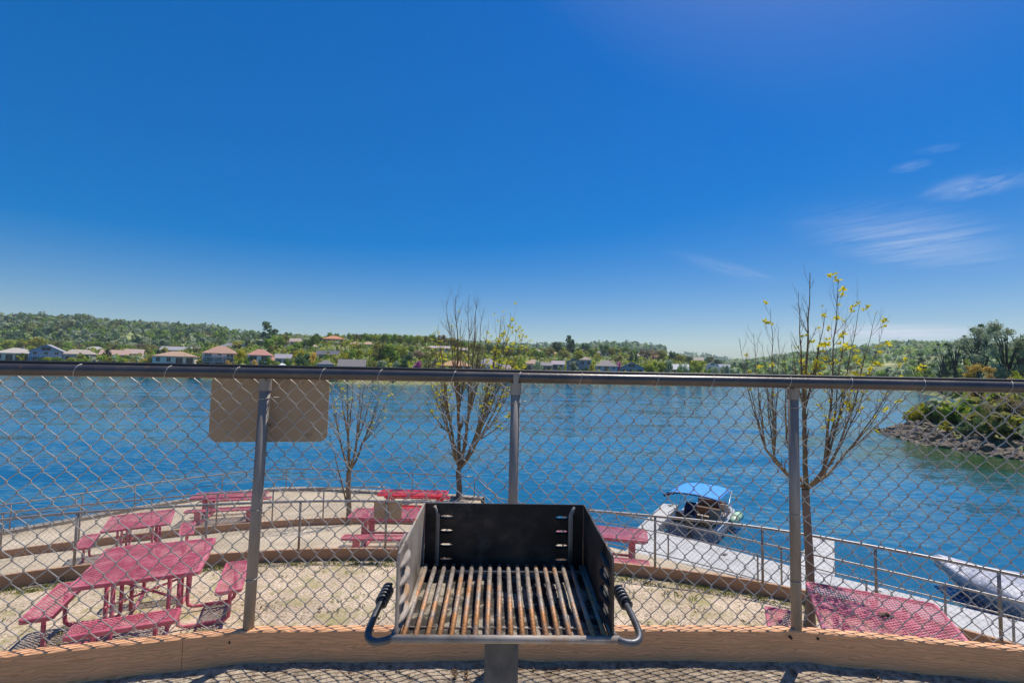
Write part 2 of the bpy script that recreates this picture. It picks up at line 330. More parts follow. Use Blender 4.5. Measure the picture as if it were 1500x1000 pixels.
#@@TERRACES
def resample(P, n):
    P = [Vector((p[0], p[1])) for p in P]; d = [0]
    for a, b in zip(P, P[1:]): d.append(d[-1]+(b-a).length)
    out = []
    for i in range(n):
        s = d[-1]*i/(n-1); k = 0
        while k < len(d)-2 and d[k+1] < s: k += 1
        t = (s-d[k])/max(1e-9, d[k+1]-d[k]); out.append(P[k].lerp(P[k+1], t))
    return out
def smoothline(P, it=2):
    P = [Vector((p[0], p[1])) for p in P]
    for _ in range(it):
        Q = [P[0]]
        for a, b in zip(P, P[1:]): Q += [a.lerp(b, .25), a.lerp(b, .75)]
        Q.append(P[-1]); P = Q
    return P
EYE_T0 = -1.238
FENCE0 = [(-4.2,.1),(-3.0,1.15),(-1.98,1.80),(-1.04,2.03),(.02,2.08),(1.24,2.11),(2.25,1.97),(3.3,1.55),(4.4,.8)]
CURB1 = smoothline([(-12.5,3.2),(-9.6,5.7),(-7.54,7.3),(-6.6,7.75),(-5.05,8.22),(-3.5,8.55),(-2,8.63),(.1,8.5),(2.1,8.14),(3.9,7.6),(5.16,6.8),(6.22,5.93),(7.3,4.6),(8.2,2.8),(8.8,1.0)])
CURB2 = smoothline([(-17.5,5.5),(-14,9.2),(-11.75,11.3),(-10.4,12.1),(-8.25,13.2),(-5.8,14.05),(-3.5,14.35),(-.5,14.2),(1.6,13.4),(3.72,12.18),(4.96,11.26),(5.97,10.41),(7.25,9.37),(8.7,8.1),(10.2,6.4),(11.6,3.6),(12.2,1.2)])
C2L = [p for p in CURB2 if p.x < -.4]; C2R = [p for p in CURB2 if p.x > -.75]
EDGE3 = smoothline([(-26,7),(-19,11.5),(-15,14.4),(-13.2,17.0),(-11.2,19.2),(-9.2,20.4),(-5.3,19.9),(-2.2,19.5),(-1.0,19.2)])
BANK_R = smoothline([(-.9,19.3),(2.0,18.6),(4.2,17.6),(8.2,15.05),(12.6,11.95),(16.5,8.8),(20.5,5.6)])
Z1 = lambda v: -3.02-.38*v**3
Z2 = lambda v: -3.9-.7*v*v
Z3 = lambda v: -4.85-.35*v
def strip(name, A, B, zf, m, nu=140, nv=26, amp=.012):
    A = resample(A, nu); B = resample(B, nu); V = []; Fq = []
    for i in range(nu):
        for j in range(nv):
            v = j/(nv-1); p = A[i].lerp(B[i], v)
            z = zf(v)+amp*2*noise.noise((p.x*1.3, p.y*1.3, 3))+amp*noise.noise((p.x*5, p.y*5, 7))
            V.append((p.x, p.y, z))
    for i in range(nu-1):
        for j in range(nv-1): Fq.append((i*nv+j, (i+1)*nv+j, (i+1)*nv+j+1, i*nv+j+1))
    me = npmesh(name, V, Fq); o = link(name, me, m, None, True)
    if me.polygons[0].normal.z < 0: me.flip_normals()
    return tag(o, kind='structure')
BACK0 = [(p[0]*1.0, -5.0) for p in FENCE0]
f0 = [(-4.2,.1)]+FENCE0[1:-1]+[(4.4,.8)]
strip('upper_terrace_ground', [(p[0]*1.3, -5) for p in f0], f0, lambda v: EYE_T0, M['granite_plain'], 180, 90, .010)
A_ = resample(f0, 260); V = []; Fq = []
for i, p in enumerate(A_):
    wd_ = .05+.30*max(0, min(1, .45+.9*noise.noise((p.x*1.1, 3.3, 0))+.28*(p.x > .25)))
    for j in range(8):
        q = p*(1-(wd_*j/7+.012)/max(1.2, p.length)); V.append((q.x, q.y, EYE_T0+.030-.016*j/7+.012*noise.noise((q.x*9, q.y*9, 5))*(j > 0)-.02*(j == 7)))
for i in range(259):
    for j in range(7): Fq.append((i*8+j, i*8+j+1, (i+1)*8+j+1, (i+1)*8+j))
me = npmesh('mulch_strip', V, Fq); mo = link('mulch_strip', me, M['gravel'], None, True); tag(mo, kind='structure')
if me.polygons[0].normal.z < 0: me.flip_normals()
strip('picnic_terrace_ground', f0, CURB1, Z1, M['granite'], 200, 60)
strip('middle_terrace_ground', CURB1, CURB2, Z2, M['granite_plain'], 160, 30)
strip('lakeside_terrace_ground', C2L, EDGE3, Z3, M['granite_plain'], 160, 30)
def wall_strip(name, P, z0, z1, m):
    P = resample(P, 120); V = []
    for p in P: V += [(p.x, p.y, z0), (p.x, p.y, z1)]
    me = npmesh(name, V, [(2*i, 2*i+2, 2*i+3, 2*i+1) for i in range(len(P)-1)])
    return tag(link(name, me, m), kind='structure')
wall_strip('terrace_bank', [(p[0]*1.004, p[1]*1.004) for p in f0], -3.1, EYE_T0-.002, M['granite'])
wall_strip('terrace_bank', CURB1, -4.0, -3.39, M['granite'])
wall_strip('terrace_bank', CURB2, -5.0, -4.605, M['granite'])
strip('dock_bank', C2R, BANK_R, lambda v: -4.62-2.2*v**.6, M['granite_plain'], 120, 14)
wall_strip('lake_wall', [(-.62,14.15)]+[(-.8,17.0)]+[(-1.0,19.2)], -8.5, -4.85, M['granite'])
wall_strip('lake_wall', EDGE3, -8.5, -5.19, M['granite'])

def board_run(P, ztop, h, th, m, name, parent, cuts):
    """curved retaining board in lengths; P polyline, cuts arclength fractions; UVs run along the board"""
    P = resample(P, 220); d = [0]
    for a, b in zip(P, P[1:]): d.append(d[-1]+(b-a).length)
    P0, d0 = P, d
    def at_(s_):
        k = 0
        while k < len(d0)-2 and d0[k+1] < s_: k += 1
        return P0[k].lerp(P0[k+1], (s_-d0[k])/max(1e-9, d0[k+1]-d0[k]))
    for c0, c1 in zip(cuts, cuts[1:]):
        ss = [c0*d0[-1]]+[q for q in d0 if c0*d0[-1]+.01 < q < c1*d0[-1]-.01]+[c1*d0[-1]]
        P = [at_(q) for q in ss]; d = ss; idx = list(range(len(ss)))
        V = []; UV = []
        for i in idx:
            tn = (P[min(i+1, len(P)-1)]-P[max(i-1, 0)]).normalized(); nn = Vector((-tn.y, tn.x))
            e = .0008 if i in (idx[0], idx[-1]) else 0
            sh = tn*(e if i == idx[0] else -e)
            a = P[i]+sh-nn*th*.5; b = P[i]+sh+nn*th*.5; bz = .005
            sec = [(a, ztop-h), (a, ztop-bz), (a+nn*bz, ztop), (b-nn*bz, ztop), (b, ztop-bz), (b, ztop-h)]
            for q, z in sec: V.append((q.x, q.y, z)); UV.append((d[i], (z-ztop)+.3*(q is b)))
        k = 6; fs = []
        for j in range(len(idx)-1):
            for s_ in range(k-1): fs.append((j*k+s_, (j+1)*k+s_, (j+1)*k+s_+1, j*k+s_+1))
        L_ = (len(idx)-1)*k
        me = bpy.data.meshes.new(name); me.from_pydata(V, [], fs+[tuple(range(k)), tuple(L_+q for q in range(k-1, -1, -1))]); me.update()
        uvl = me.uv_layers.new(name='UVMap')
        for lp in me.loops: uvl.data[lp.index].uv = UV[lp.vertex_index]
        link(name, me, m, parent)
cb = empty('garden_border', (0,2.08,EYE_T0), label='brown wood-grain composite border board along the foot of the nearest chain-link fence', cat='border board', group='terrace border boards')
def sub_parent(o, p):
    o.parent = p; o.matrix_parent_inverse = Matrix.Translation(-Vector(p.location)) if p.rotation_euler.z == 0 else p.matrix_basis.inverted()
before = set(bpy.data.objects)
def fence_cut(i):
    P = f0; d = [0]
    for a, b in zip(P, P[1:]): d.append(d[-1]+math.dist(a, b))
    return d[i]/d[-1]
board_run(f0, -1.083, .19, .045, M['board'], 'board', None, [0, fence_cut(3)-.026, fence_cut(6)+.06, 1])
for px, py in ((1157,932),(1196,933),(338,938)):
    a, b = ray(px, py); Y = 2.085 if px > 1000 else 2.0
    bo = MB(); bo.tube([(a*Y, Y-.012, b*Y), (a*Y, Y+.02, b*Y)], .0055, 8); bo.build('bolt', M['black_plastic'])
for o in set(bpy.data.objects)-before: sub_parent(o, cb)
def border(P, ztop, h, lab, ncut):
    e = empty('garden_border', (P[len(P)//2].x, P[len(P)//2].y, ztop-h), label=lab, cat='border board', group='terrace border boards')
    b4 = set(bpy.data.objects)
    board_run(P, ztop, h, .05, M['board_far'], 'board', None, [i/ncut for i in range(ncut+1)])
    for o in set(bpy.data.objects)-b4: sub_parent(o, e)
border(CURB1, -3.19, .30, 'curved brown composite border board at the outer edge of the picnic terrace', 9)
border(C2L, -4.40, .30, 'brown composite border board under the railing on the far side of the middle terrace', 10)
rim = MB()
E3 = resample(EDGE3, 140)
for a, b in zip(E3, E3[1:]):
    rim.obox(((a.x+b.x)/2, (a.y+b.y)/2, -5.15), (b-a).length+.02, .28, .12, math.atan2(b.y-a.y, b.x-a.x))
tag(rim.build('terrace_edge_cap', M['rimwood']), label='pale cap along the lakeside edge of the lowest terrace', cat='edge cap')
# ------------------------------------------------------------------ near chain-link fence
def chainmesh(P, zb, zt, w, h, r, n=5):
    """woven zigzag wires along polyline P (bends followed)"""
    P = [Vector((p[0], p[1])) for p in P]; d = [0]
    for a, b in zip(P, P[1:]): d.append(d[-1]+(b-a).length)
    def at(s):
        s = min(max(s, 0), d[-1]-1e-6); k = 0
        while k < len(d)-2 and d[k+1] <= s: k += 1
        t = (s-d[k])/(d[k+1]-d[k]); p = P[k].lerp(P[k+1], t); tn = (P[k+1]-P[k]).normalized()
        return p, Vector((-tn.y, tn.x))
    mb = MB(); nk = int(d[-1]/(w/2)); nj = int((zt-zb)/(h/2))
    for k in range(nk):
        pts = []
        for j in range(nj+1):
            right = (j+k) % 2 == 1
            s = (k+(1 if right else 0))*w/2; z = zt-(zt-zb)*j/nj
            jit = .0016*math.sin(k*12.9+j*3.1)
            e = r*1.25*(1 if right else -1)
            for dz, dep in ((h*.035, r*1.0), (-h*.035, -r*1.0)):
                if (j == 0 and dz > 0) or (j == nj and dz < 0): continue
                dep_ = dep if right else -dep
                p, nn = at(s+e+jit); q = p+nn*dep_
                pts.append((q.x, q.y, z+dz))
        mb.tube(pts, r, n, cap=False)
    return mb
ZR = -.038; RR = .0235
cf = empty('chain_link_fence', (0,2.08,-1.083), label='tall galvanised chain-link fence on the nearest brown border board, behind the grill', cat='fence')
before = set(bpy.data.objects)
FM = [(p[0]*1.012, p[1]*1.012) for p in FENCE0]
chainmesh(FM, -1.088, ZR-.012, .0752, .0815, .0021).build('chain_link_mesh', M['wire'], smooth=True)
rl = MB()
FR = smoothline(FENCE0, 1)
rl.tube([(p.x, p.y, ZR) for p in FR], RR, 16); rl.build('top_rail', M['rail_dark'], smooth=True)
cap = MB()
cap.tube([(p.x*1.002, p.y*1.002+.004, ZR+RR+.003) for p in FR], .0085, 8); cap.build('rail_strip', M['rubber'], smooth=True)
for i in range(1, 8):
    x, y = FENCE0[i]; lean = (.022, -.003, 0) if i == 3 else (.006,0,0) if i == 4 else (.0,0,0)
    p = MB()
    p.tube([(x-lean[0], y, -1.088), (x, y, ZR-RR-.006)], .0212, 18)
    p.build('post', M['galv_dull'], smooth=True)
    q = MB()
    q.tube([(x, y, ZR-RR-.05), (x, y, ZR-RR-.002)], .0248, 18)
    q.box(x-.011, x+.011, y-RR-.006, y+.006, ZR-RR-.01, ZR+RR-.004)
    q.build('post_cap', M['galv_dull'])
    for zz in (-.16, -.62, -.90):
        w = MB(); dx = lean[0]*(zz/-1.1)
        w.tube([(x-dx+.0235*math.cos(a), y+.0235*math.sin(a), zz+.003*a) for a in [PI*.95+k*PI*1.15/8 for k in range(9)]]+[(x-dx+.05, y+.03, zz+.02)], .0016, 5, cap=False)
        w.build('tie_wire', M['wire'], smooth=True)
# tie wires over the rail
def along(P, s):
    k = 0; P = [Vector(p) for p in P]
    for a, b in zip(P, P[1:]):
        l = (b-a).length
        if s <= l: return a.lerp(b, s/l), (b-a).normalized()
        s -= l
    return P[-1], (P[-1]-P[-2]).normalized()
tot = sum(math.dist(a, b) for a, b in zip(FENCE0, FENCE0[1:]))
s = .2
while s < tot-.2:
    p, tn = along([(q.x, q.y) for q in FR], s); w = MB(); nn = Vector((-tn.y, tn.x)); pts = []
    for k in range(11):
        a = -PI*.55+k*PI*1.75/10
        q = p-nn*math.cos(a)*(RR+.0016)+tn*(.004*k-.02); pts.append((q.x, q.y, ZR+math.sin(a)*(RR+.0016)))
    q = p+nn*.01; pts = [(q.x, q.y, ZR-RR-.035)]+pts
    w.tube(pts, .0016, 5, cap=False); w.build('tie_wire', M['wire'], smooth=True); s += .29+.05*math.sin(s*9)
for o in set(bpy.data.objects)-before: sub_parent(o, cf)

def rounded(x0, x1, z0, z1, r, n=6):
    P = []
    for cx, cz, a0 in ((x1-r, z1-r, 0), (x0+r, z1-r, PI/2), (x0+r, z0+r, PI), (x1-r, z0+r, 1.5*PI)):
        for k in range(n+1):
            a = a0+PI/2*k/n; P.append((cx+r*math.cos(a), cz+r*math.sin(a)))
    return P
def sign_plate(cx, cy, ztop, w, h, rz, lab):
    o = empty('sign_board', (cx, cy, ztop-h), rz, label=lab, cat='sign', group='tan sign boards seen from behind')
    P = rounded(-w/2, w/2, 0, h, .036); n = len(P); mb = MB()
    mb.add([(x, -.0015, z) for x, z in P]+[(x, .0015, z) for x, z in P], [tuple(range(n)), tuple(range(2*n-1, n-1, -1))]+[(i, n+i, n+(i+1) % n, (i+1) % n) for i in range(n)])
    mb.build('panel', M['signback'], o)
    for zz in (h*.25, h*.75):
        b = MB(); b.tube([(0,-.008,zz),(0,.006,zz)], .006, 8); b.build('bolt', M['galv_dull'], o)
    return o
x, y = FENCE0[3]
sign_plate(x-.005, y+.062, ZR-.012, .485, .285, R(8), 'tan sign board seen from behind, hung high on the left post of the nearest fence')
#@@GRILL
# ------------------------------------------------------------------ grill
GX, GY = -.0085, 1.30
gr = empty('park_grill', (GX, GY, EYE_T0), R(1.4), label='sooty steel charcoal grill with rusty grate on a round post, front centre', cat='grill')
zb, zt_ = .622, .826        # firebox bottom and top above the ground
W2, D2 = .247, .190
def plate_with_holes(outer, holes, th, to3d):
    """flat plate with holes, extruded; to3d maps (u,v,w)"""
    import bmesh
    bm = bmesh.new(); loops = []
    for P in [outer]+holes:
        vs = [bm.verts.new((p[0], p[1], 0)) for p in P]
        loops += [bm.edges.new((vs[i], vs[(i+1) % len(vs)])) for i in range(len(vs))]
    bmesh.ops.triangle_fill(bm, edges=loops, use_beauty=True)
    bm.normal_update(); faces = bm.faces[:]
    ret = bmesh.ops.extrude_face_region(bm, geom=faces)
    for v in [g for g in ret['geom'] if isinstance(g, bmesh.types.BMVert)]: v.co.z += th
    bmesh.ops.recalc_face_normals(bm, faces=bm.faces[:])
    for v in bm.verts: v.co = Vector(to3d(v.co.x, v.co.y, v.co.z))
    me = bpy.data.meshes.new('plate'); bm.to_mesh(me); bm.free(); return me
levels = [.679, .720, .762, .803]; back_levels = [.661, .703, .745, .787]
hs = zt_-.018
def side_poly():
    return [(-D2, zb), (D2, zb), (D2, zt_), (-D2+.012, zt_-.012), (-D2, zt_-.03)]
tri = [[(-D2+.030, z-.010), (-D2+.108, z-.012), (-D2+.074, z+.019)] for z in levels]
me = plate_with_holes(side_poly(), tri, .005, lambda u, v, w: (-W2+w, u, v)); link('side_plate', me, M['steel_grey'], gr)
me = plate_with_holes(side_poly(), tri, .005, lambda u, v, w: (W2-w, u, v)); link('side_plate', me, M['steel_brown'], gr)  # right plate: shade and brown-grey sheen put into its colour, left one paler
sl = []
for sx in (-1, 1):
    for z in back_levels:
        cx = sx*(W2-.072); sl.append([(cx-.021, z), (cx-.010, z+.0042), (cx+.010, z+.0042), (cx+.021, z), (cx+.010, z-.0022), (cx-.010, z-.0022)])
me = plate_with_holes([(-W2+.006, zb), (W2-.006, zb), (W2-.006, zt_), (-W2+.006, zt_)], sl, .005, lambda u, v, w: (u, D2-w, v)); link('back_plate', me, M['steel_black'], gr)
fl = MB(); fl.box(-W2+.006, W2-.006, -D2+.012, D2-.006, zb-.005, zb); fl.build('floor_plate', M['steel_black'], gr)
# bent tabs below each hole, slot lips, corner flanges
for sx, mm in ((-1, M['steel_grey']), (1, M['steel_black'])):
    tb = MB()
    for z in levels:
        xi = sx*(W2-.005)
        tb.tube([(xi+sx*.004, -D2+.014, z-.024), (xi-sx*.001, -D2+.036, z-.0235), (xi-sx*.004, -D2+.070, z-.0225), (xi-sx*.001, -D2+.104, z-.0235), (xi+sx*.004, -D2+.128, z-.024)], [.003,.0075,.0095,.0075,.003], 10)
    if sx < 0:
        for z in levels: tb.box(-W2-.0045, -W2-.0015, -D2+.026, -D2+.112, z-.016, z+.022)
    tb.build('grate_tab', mm, gr, smooth=sx > 0)
    f2 = MB(); xx = sx*(W2-.045)
    f2.add([(xx-.006, D2-.007, zb+.02), (xx+.006, D2-.012, zb+.02), (xx-.006, D2-.007, zt_-.03), (xx+.006, D2-.012, zt_-.03), (xx-sx*-.006, D2-.007, zt_-.004), (xx-sx*-.014, D2-.012, zt_-.008),
        (xx-.006, D2-.0055, zb+.02), (xx+.006, D2-.0055, zb+.02), (xx-.006, D2-.0055, zt_-.03), (xx+.006, D2-.0055, zt_-.03)],
        [(0,1,3,2), (2,3,5,4), (1,7,9,3), (6,0,2,8)])
    f2.tube([(xx, D2-.010, zb+.015), (xx, D2-.011, zt_-.04), (xx-sx*-.004, D2-.010, zt_-.018), (xx-sx*-.012, D2-.008, zt_-.006)], [.0022,.0025,.0042,.002], 8)
    f2.build('corner_flange', M['steel_grey'], gr, smooth=True)
for P in sl:
    lip = MB(); cx = sum(p[0] for p in P)/6; z = P[0][1]
    lip.add([(cx-.02, D2-.006, z-.002), (cx+.02, D2-.006, z-.002), (cx+.013, D2-.015, z-.005), (cx-.013, D2-.015, z-.005), (cx-.02, D2-.006, z-.005), (cx+.02, D2-.006, z-.005)], [(0,1,2,3), (3,2,5,4)])
    lip.build('slot_lip', M['steel_black'], gr)
# ash bed
V = []; nx, ny = 60, 46
for i in range(nx):
    for j in range(ny):
        x_ = -W2+.008+(2*W2-.016)*i/(nx-1); y_ = -D2+.014+(2*D2-.022)*j/(ny-1)
        V.append((x_, y_, zb+.004+.006*noise.noise((x_*22, y_*22, 1))+.003*noise.noise((x_*70, y_*70, 4))))
me = npmesh('ash', V, [(i*ny+j, (i+1)*ny+j, (i+1)*ny+j+1, i*ny+j+1) for i in range(nx-1) for j in range(ny-1)]); link('ash_bed', me, M['ash'], gr, True)
# grate: the frame rod, bars
zg = .637; yF = -D2-.004
g = MB(); nb = 18
for i in range(nb):
    x_ = -W2+.020+(2*W2-.040)*i/(nb-1)
    g.tube([(x_, D2-.050, zg+.022), (x_+.0008*math.sin(i*5), 0, zg+.0125+.0012*math.sin(i*2.3)), (x_, yF+.002, zg)], .0064, 10)
g.build('grate', M['bars'], gr, smooth=True)
g2 = MB()
g2.tube([(-W2+.012, D2-.060, zg+.010), (W2-.012, D2-.060, zg+.010)], .0055, 8)
g2.tube([(-W2+.012, yF+.06, zg-.011), (W2-.012, yF+.06, zg-.011)], .0045, 8)
g2.tube([(-W2-.012, yF, zg-.003), (W2+.012, yF, zg-.003)], .0085, 12)
for sx in (-1, 1):
    g2.tube([(sx*(W2-.012), D2-.05, zg+.018), (sx*(W2-.016), -.06, zg+.007), (sx*(W2-.006), -.10, zg+.004), (sx*(W2+.002), yF+.01, zg-.001)], .0085, 10)
g2.build('grate_frame', M['steel_grey'], gr, smooth=True)
for sx in (-1, 1):
    pts = [(sx*(W2+.008), yF, zg-.003), (sx*(W2+.018), yF-.009, zg-.003), (sx*(W2+.034), yF-.014, zg-.003), (sx*(W2+.048), yF-.011, zg-.002),
           (sx*(W2+.058), yF+.002, zg), (sx*(W2+.062), yF+.022, zg+.004), (sx*(W2+.061), yF+.075, zg+.012), (sx*(W2+.058), yF+.145, zg+.018), (sx*(W2+.055), yF+.180, zg+.023)]
    sm = [Vector(p) for p in pts]
    for _ in range(2):
        q = [sm[0]]
        for a, b in zip(sm, sm[1:]): q += [a.lerp(b, .25), a.lerp(b, .75)]
        q.append(sm[-1]); sm = q
    h = MB(); h.tube(sm, .0082, 12); ho = h.build('handle', M['handle'], gr, smooth=True)
    a = Vector(pts[-3]).lerp(Vector(pts[-2]), .62); b = Vector(pts[-1])+(Vector(pts[-1])-Vector(pts[-2])).normalized()*.006
    ax = (b-a).normalized(); e1 = ax.orthogonal().normalized(); e2 = ax.cross(e1); cp = []
    turns = 5.0; n_ = 104
    for k in range(n_):
        t = k/(n_-1); an = t*turns*2*PI; cp.append(a.lerp(b, t)+(e1*math.cos(an)+e2*math.sin(an))*.0135)
    c = MB(); c.tube(cp, .0030, 7); c.build('coil_grip', M['handle'], ho, smooth=True)
    k2 = MB(); k2.tube([a, b], .0105, 10); k2.build('grip_core', M['black_plastic'], ho, smooth=True)
bp_ = MB(); bp_.box(-.105, .075, -.10, .10, zb-.018, zb-.006); bp_.build('base_plate', M['steel_grey'], gr)
pe = MB(); pe.lathe([(.0, zb-.018), (.0445, zb-.018), (.0445, -.06), (0, -.06)], (-.004, 0, 0), 28); po = pe.build('post', M['post_brown'], gr, smooth=False)
for f_ in po.data.polygons: f_.use_smooth = abs(f_.normal.z) < .5
#@@TABLES
# ------------------------------------------------------------------ picnic tables
def lattice(mb, x0, x1, y0, y1, z, lx, ly, wd=.0075, th=.003, r=.05):
    """expanded-metal diamonds lx by ly clipped to the rectangle"""
    k = ly/lx
    for sgn in (1, -1):
        lo = (y0-sgn*k*x1 if sgn > 0 else y0+k*x0); hi = (y1-sgn*k*x0 if sgn > 0 else y1+k*x1)
        c = math.floor(lo/ly)*ly
        while c < hi:
            xs = [x0, x1]
            ya, yb_ = sgn*k*x0+c, sgn*k*x1+c
            t0, t1 = 0., 1.
            dy = yb_-ya
            if abs(dy) > 1e-9:
                a, b = (y0-ya)/dy, (y1-ya)/dy
                if a > b: a, b = b, a
                t0, t1 = max(t0, a), min(t1, b)
            if t1-t0 > .003:
                p = Vector((x0+(x1-x0)*t0, ya+dy*t0)); q = Vector((x0+(x1-x0)*t1, ya+dy*t1))
                d = (q-p).normalized(); n_ = Vector((-d.y, d.x))*wd/2; dz = th*.3*sgn
                mb.add([(p.x-n_.x, p.y-n_.y, z+dz), (q.x-n_.x, q.y-n_.y, z+dz), (q.x+n_.x, q.y+n_.y, z+dz), (p.x+n_.x, p.y+n_.y, z+dz),
                        (p.x-n_.x, p.y-n_.y, z-th+dz), (q.x-n_.x, q.y-n_.y, z-th+dz), (q.x+n_.x, q.y+n_.y, z-th+dz), (p.x+n_.x, p.y+n_.y, z-th+dz)],
                       [(0,1,2,3), (7,6,5,4), (0,4,5,1), (2,6,7,3)])
            c += ly
def slab(name, sx, sy, z, m, parent, lx, ly, r=.05, loc=(0,0), rz=0, rimw=.030, rimh=.045, wd=.0075):
    mb = MB(); lattice(mb, -sx/2+.012, sx/2-.012, -sy/2+.012, sy/2-.012, -.004, lx, ly, wd)
    P = rounded(-sx/2, sx/2, -sy/2, sy/2, r, 6); Q = rounded(-sx/2+rimw, sx/2-rimw, -sy/2+rimw, sy/2-rimw, max(.012, r-rimw), 6); n = len(P)
    def off(P_, k): return [(x*(1-k/abs(sx/2)), y*(1-k/abs(sy/2))) for x, y in P_]
    P1 = off(P, .005)
    rings = [[(x, y, -rimh) for x, y in P], [(x, y, -.006) for x, y in P], [(x, y, 0) for x, y in P1], [(x, y, 0) for x, y in Q], [(x, y, -.010) for x, y in Q]]
    vs = [v for r_ in rings for v in r_]; fs = []
    for a in range(4):
        for i in range(n): fs.append((a*n+i, a*n+(i+1) % n, (a+1)*n+(i+1) % n, (a+1)*n+i))
    mb.add(vs, fs)
    o = mb.build(name, m, parent); o.location = (loc[0], loc[1], z); o.rotation_euler.z = rz; return o
def square_table(m):
    t = empty('picnic_table')
    slab('tabletop', 1.17, 1.17, .76, m, t, .054, .046, .06, wd=.0125)
    for s in range(4):
        a = s*PI/2; rot = Matrix.Rotation(a, 3, 'Z')
        c = rot @ Vector((0, -.865, 0))
        slab('seat', .93, .285, .45, m, t, .050, .042, .05, (c.x, c.y), a, wd=.0115)
        for k in (-.26, .26):
            pts = [(k, -.34, .73), (k, -.34, .12), (k, -.35, .055), (k, -.40, .028), (k, -.46, .024), (k, -.76, .024), (k, -.82, .032), (k, -.857, .065), (k, -.865, .13), (k, -.865, .42)]
            mb = MB(); mb.tube([rot @ Vector(p) for p in pts], .0215, 10); mb.build('leg', m, t, smooth=True)
    x = MB()
    for a in (PI/4, 3*PI/4):
        x.tube([(.48*math.cos(a), .48*math.sin(a), .40), (-.48*math.cos(a), -.48*math.sin(a), .40)], .014, 8)
    for a in (0, PI/2): x.obox((0,0,.722), .9 if a == 0 else .04, .04 if a == 0 else .9, .02)
    x.build('cross_brace', m, t)
    return t
def long_table(m, Lt=1.83, wt=.72, off=.62):
    t = empty('picnic_table')
    slab('tabletop', Lt, wt, .76, m, t, .054, .046, .07, wd=.0125)
    for sy in (-1, 1): slab('bench', Lt, .27, .45, m, t, .050, .042, .06, wd=.0115, loc= (0, sy*off))
    for sx in (-1, 1):
        x = sx*(Lt/2-.30); mb = MB()
        mb.box(x-.06, x+.06, -.05, .05, .03, .715)
        mb.box(x-.025, x+.025, -wt/2+.06, wt/2-.06, .70, .722)
        mb.box(x-.06, x+.06, -off-.10, off+.10, 0, .03)
        mb.build('pedestal', m, t)
        for sy in (-1, 1):
            lg = MB(); lg.box(x-.07, x+.07, sy*off-.035, sy*off+.035, .03, .41); lg.box(x-.09, x+.09, sy*off-.09, sy*off+.09, .40, .412); lg.build('bench_leg', m, t)
    br = MB(); br.box(-Lt/2+.31, Lt/2-.31, -.02, .02, .30, .34); br.build('stretcher', m, t)
    return t
def place(o, x, y, z, rz, lab, grp='rose picnic tables on the terraces'):
    o.location = (x, y, z); o.rotation_euler.z = R(rz); tag(o, lab, 'picnic table', grp); return o
tA = square_table(M['pink'])
tB = long_table(M['pink'])
bpy.context.view_layer.update()
place(tA, -4.26, 5.86, -3.11, 23.5, 'rose-pink square mesh picnic table with four seats, nearest at the left')
place(copy_tree(tA), -8.02, 10.62, -4.18, 31, 'rose-pink square picnic table on the middle terrace, behind the nearest left table')
place(copy_tree(tA), 3.69, 4.83, -3.11, -24.4, 'rose-pink square mesh picnic table at the foot of the bare sapling, right of the grill')
place(tB, -2.62, 10.98, -4.05, 1.5, 'rose-pink long picnic table just beyond the tan sign on the railing')
place(copy_tree(tB), 1.95, 10.17, -4.10, -13, 'rose-pink long picnic table directly right of the grill, near the white dock')
tl = copy_tree(tB); place(tl, -9.03, 15.78, -4.98, 14, 'rose-pink long picnic table on the lowest terrace, far left by the outer railing'); tl.scale = (1.18,1,1)
tC = long_table(M['red'], 2.3, .76, .66)
place(tC, -3.24, 16.45, -5.0, -.5, 'bright coral-red long picnic table on the lowest terrace by the water')
#@@RAILS
# ------------------------------------------------------------------ terrace railings
def railing(P3, posts, lab, grp='galvanised railings around the terraces', mid=None, mesh=None, r=.021, H=.86, posts2=(), thick=.019):
    """P3: top-rail polyline (x,y,z); posts: list of (x,y,ztop,zbase)"""
    c = posts[len(posts)//2]
    e = empty('railing', (c[0], c[1], c[3]), label=lab, cat='railing', group=grp)
    b4 = set(bpy.data.objects)
    a = MB(); a.tube(P3, r, 10); a.build('top_rail', M['galv'], smooth=True)
    for x, y, zt, zb_ in list(posts)+list(posts2):
        p = MB(); p.tube([(x, y, zb_), (x, y, zt-.01)], thick, 10); p.build('post', M['galv_dull'], smooth=True)
    for dz in (mid or []):
        a = MB(); a.tube([(p[0], p[1], p[2]-dz) for p in P3], .014, 8); a.build('mid_rail', M['galv'], smooth=True)
    if mesh:
        w, rr = mesh; zs = P3[0][2]
        mb = chainmesh([(p[0], p[1]) for p in P3], 0, H-.06, w, w*1.08, rr, 3)
        # follow the rail's height
        import bisect
        xs = [p[0] for p in P3]
        def ztop(x):
            k = min(max(bisect.bisect(xs, x), 1), len(xs)-1); t = (x-xs[k-1])/max(1e-6, xs[k]-xs[k-1]); return P3[k-1][2]+(P3[k][2]-P3[k-1][2])*min(1, max(0, t))
        mb.v = [(v[0], v[1], v[2]+ztop(v[0])-H+.04) for v in mb.v]
        mb.build('chain_link_mesh', M['wire'], smooth=True)
    for o in set(bpy.data.objects)-b4: sub_parent(o, e)
    return e
def near_on(P, px):
    """point of polyline P seen at pixel column px (survey helper)"""
    t = tan_az(px); best = None
    for a, b in zip(P, P[1:]):
        fa, fb = a[0]-t*a[1], b[0]-t*b[1]
        if fa*fb <= 0 and abs(fa-fb) > 1e-9 and a[1] > 0:
            s_ = fa/(fa-fb); return Vector(a).lerp(Vector(b), s_)
    return None
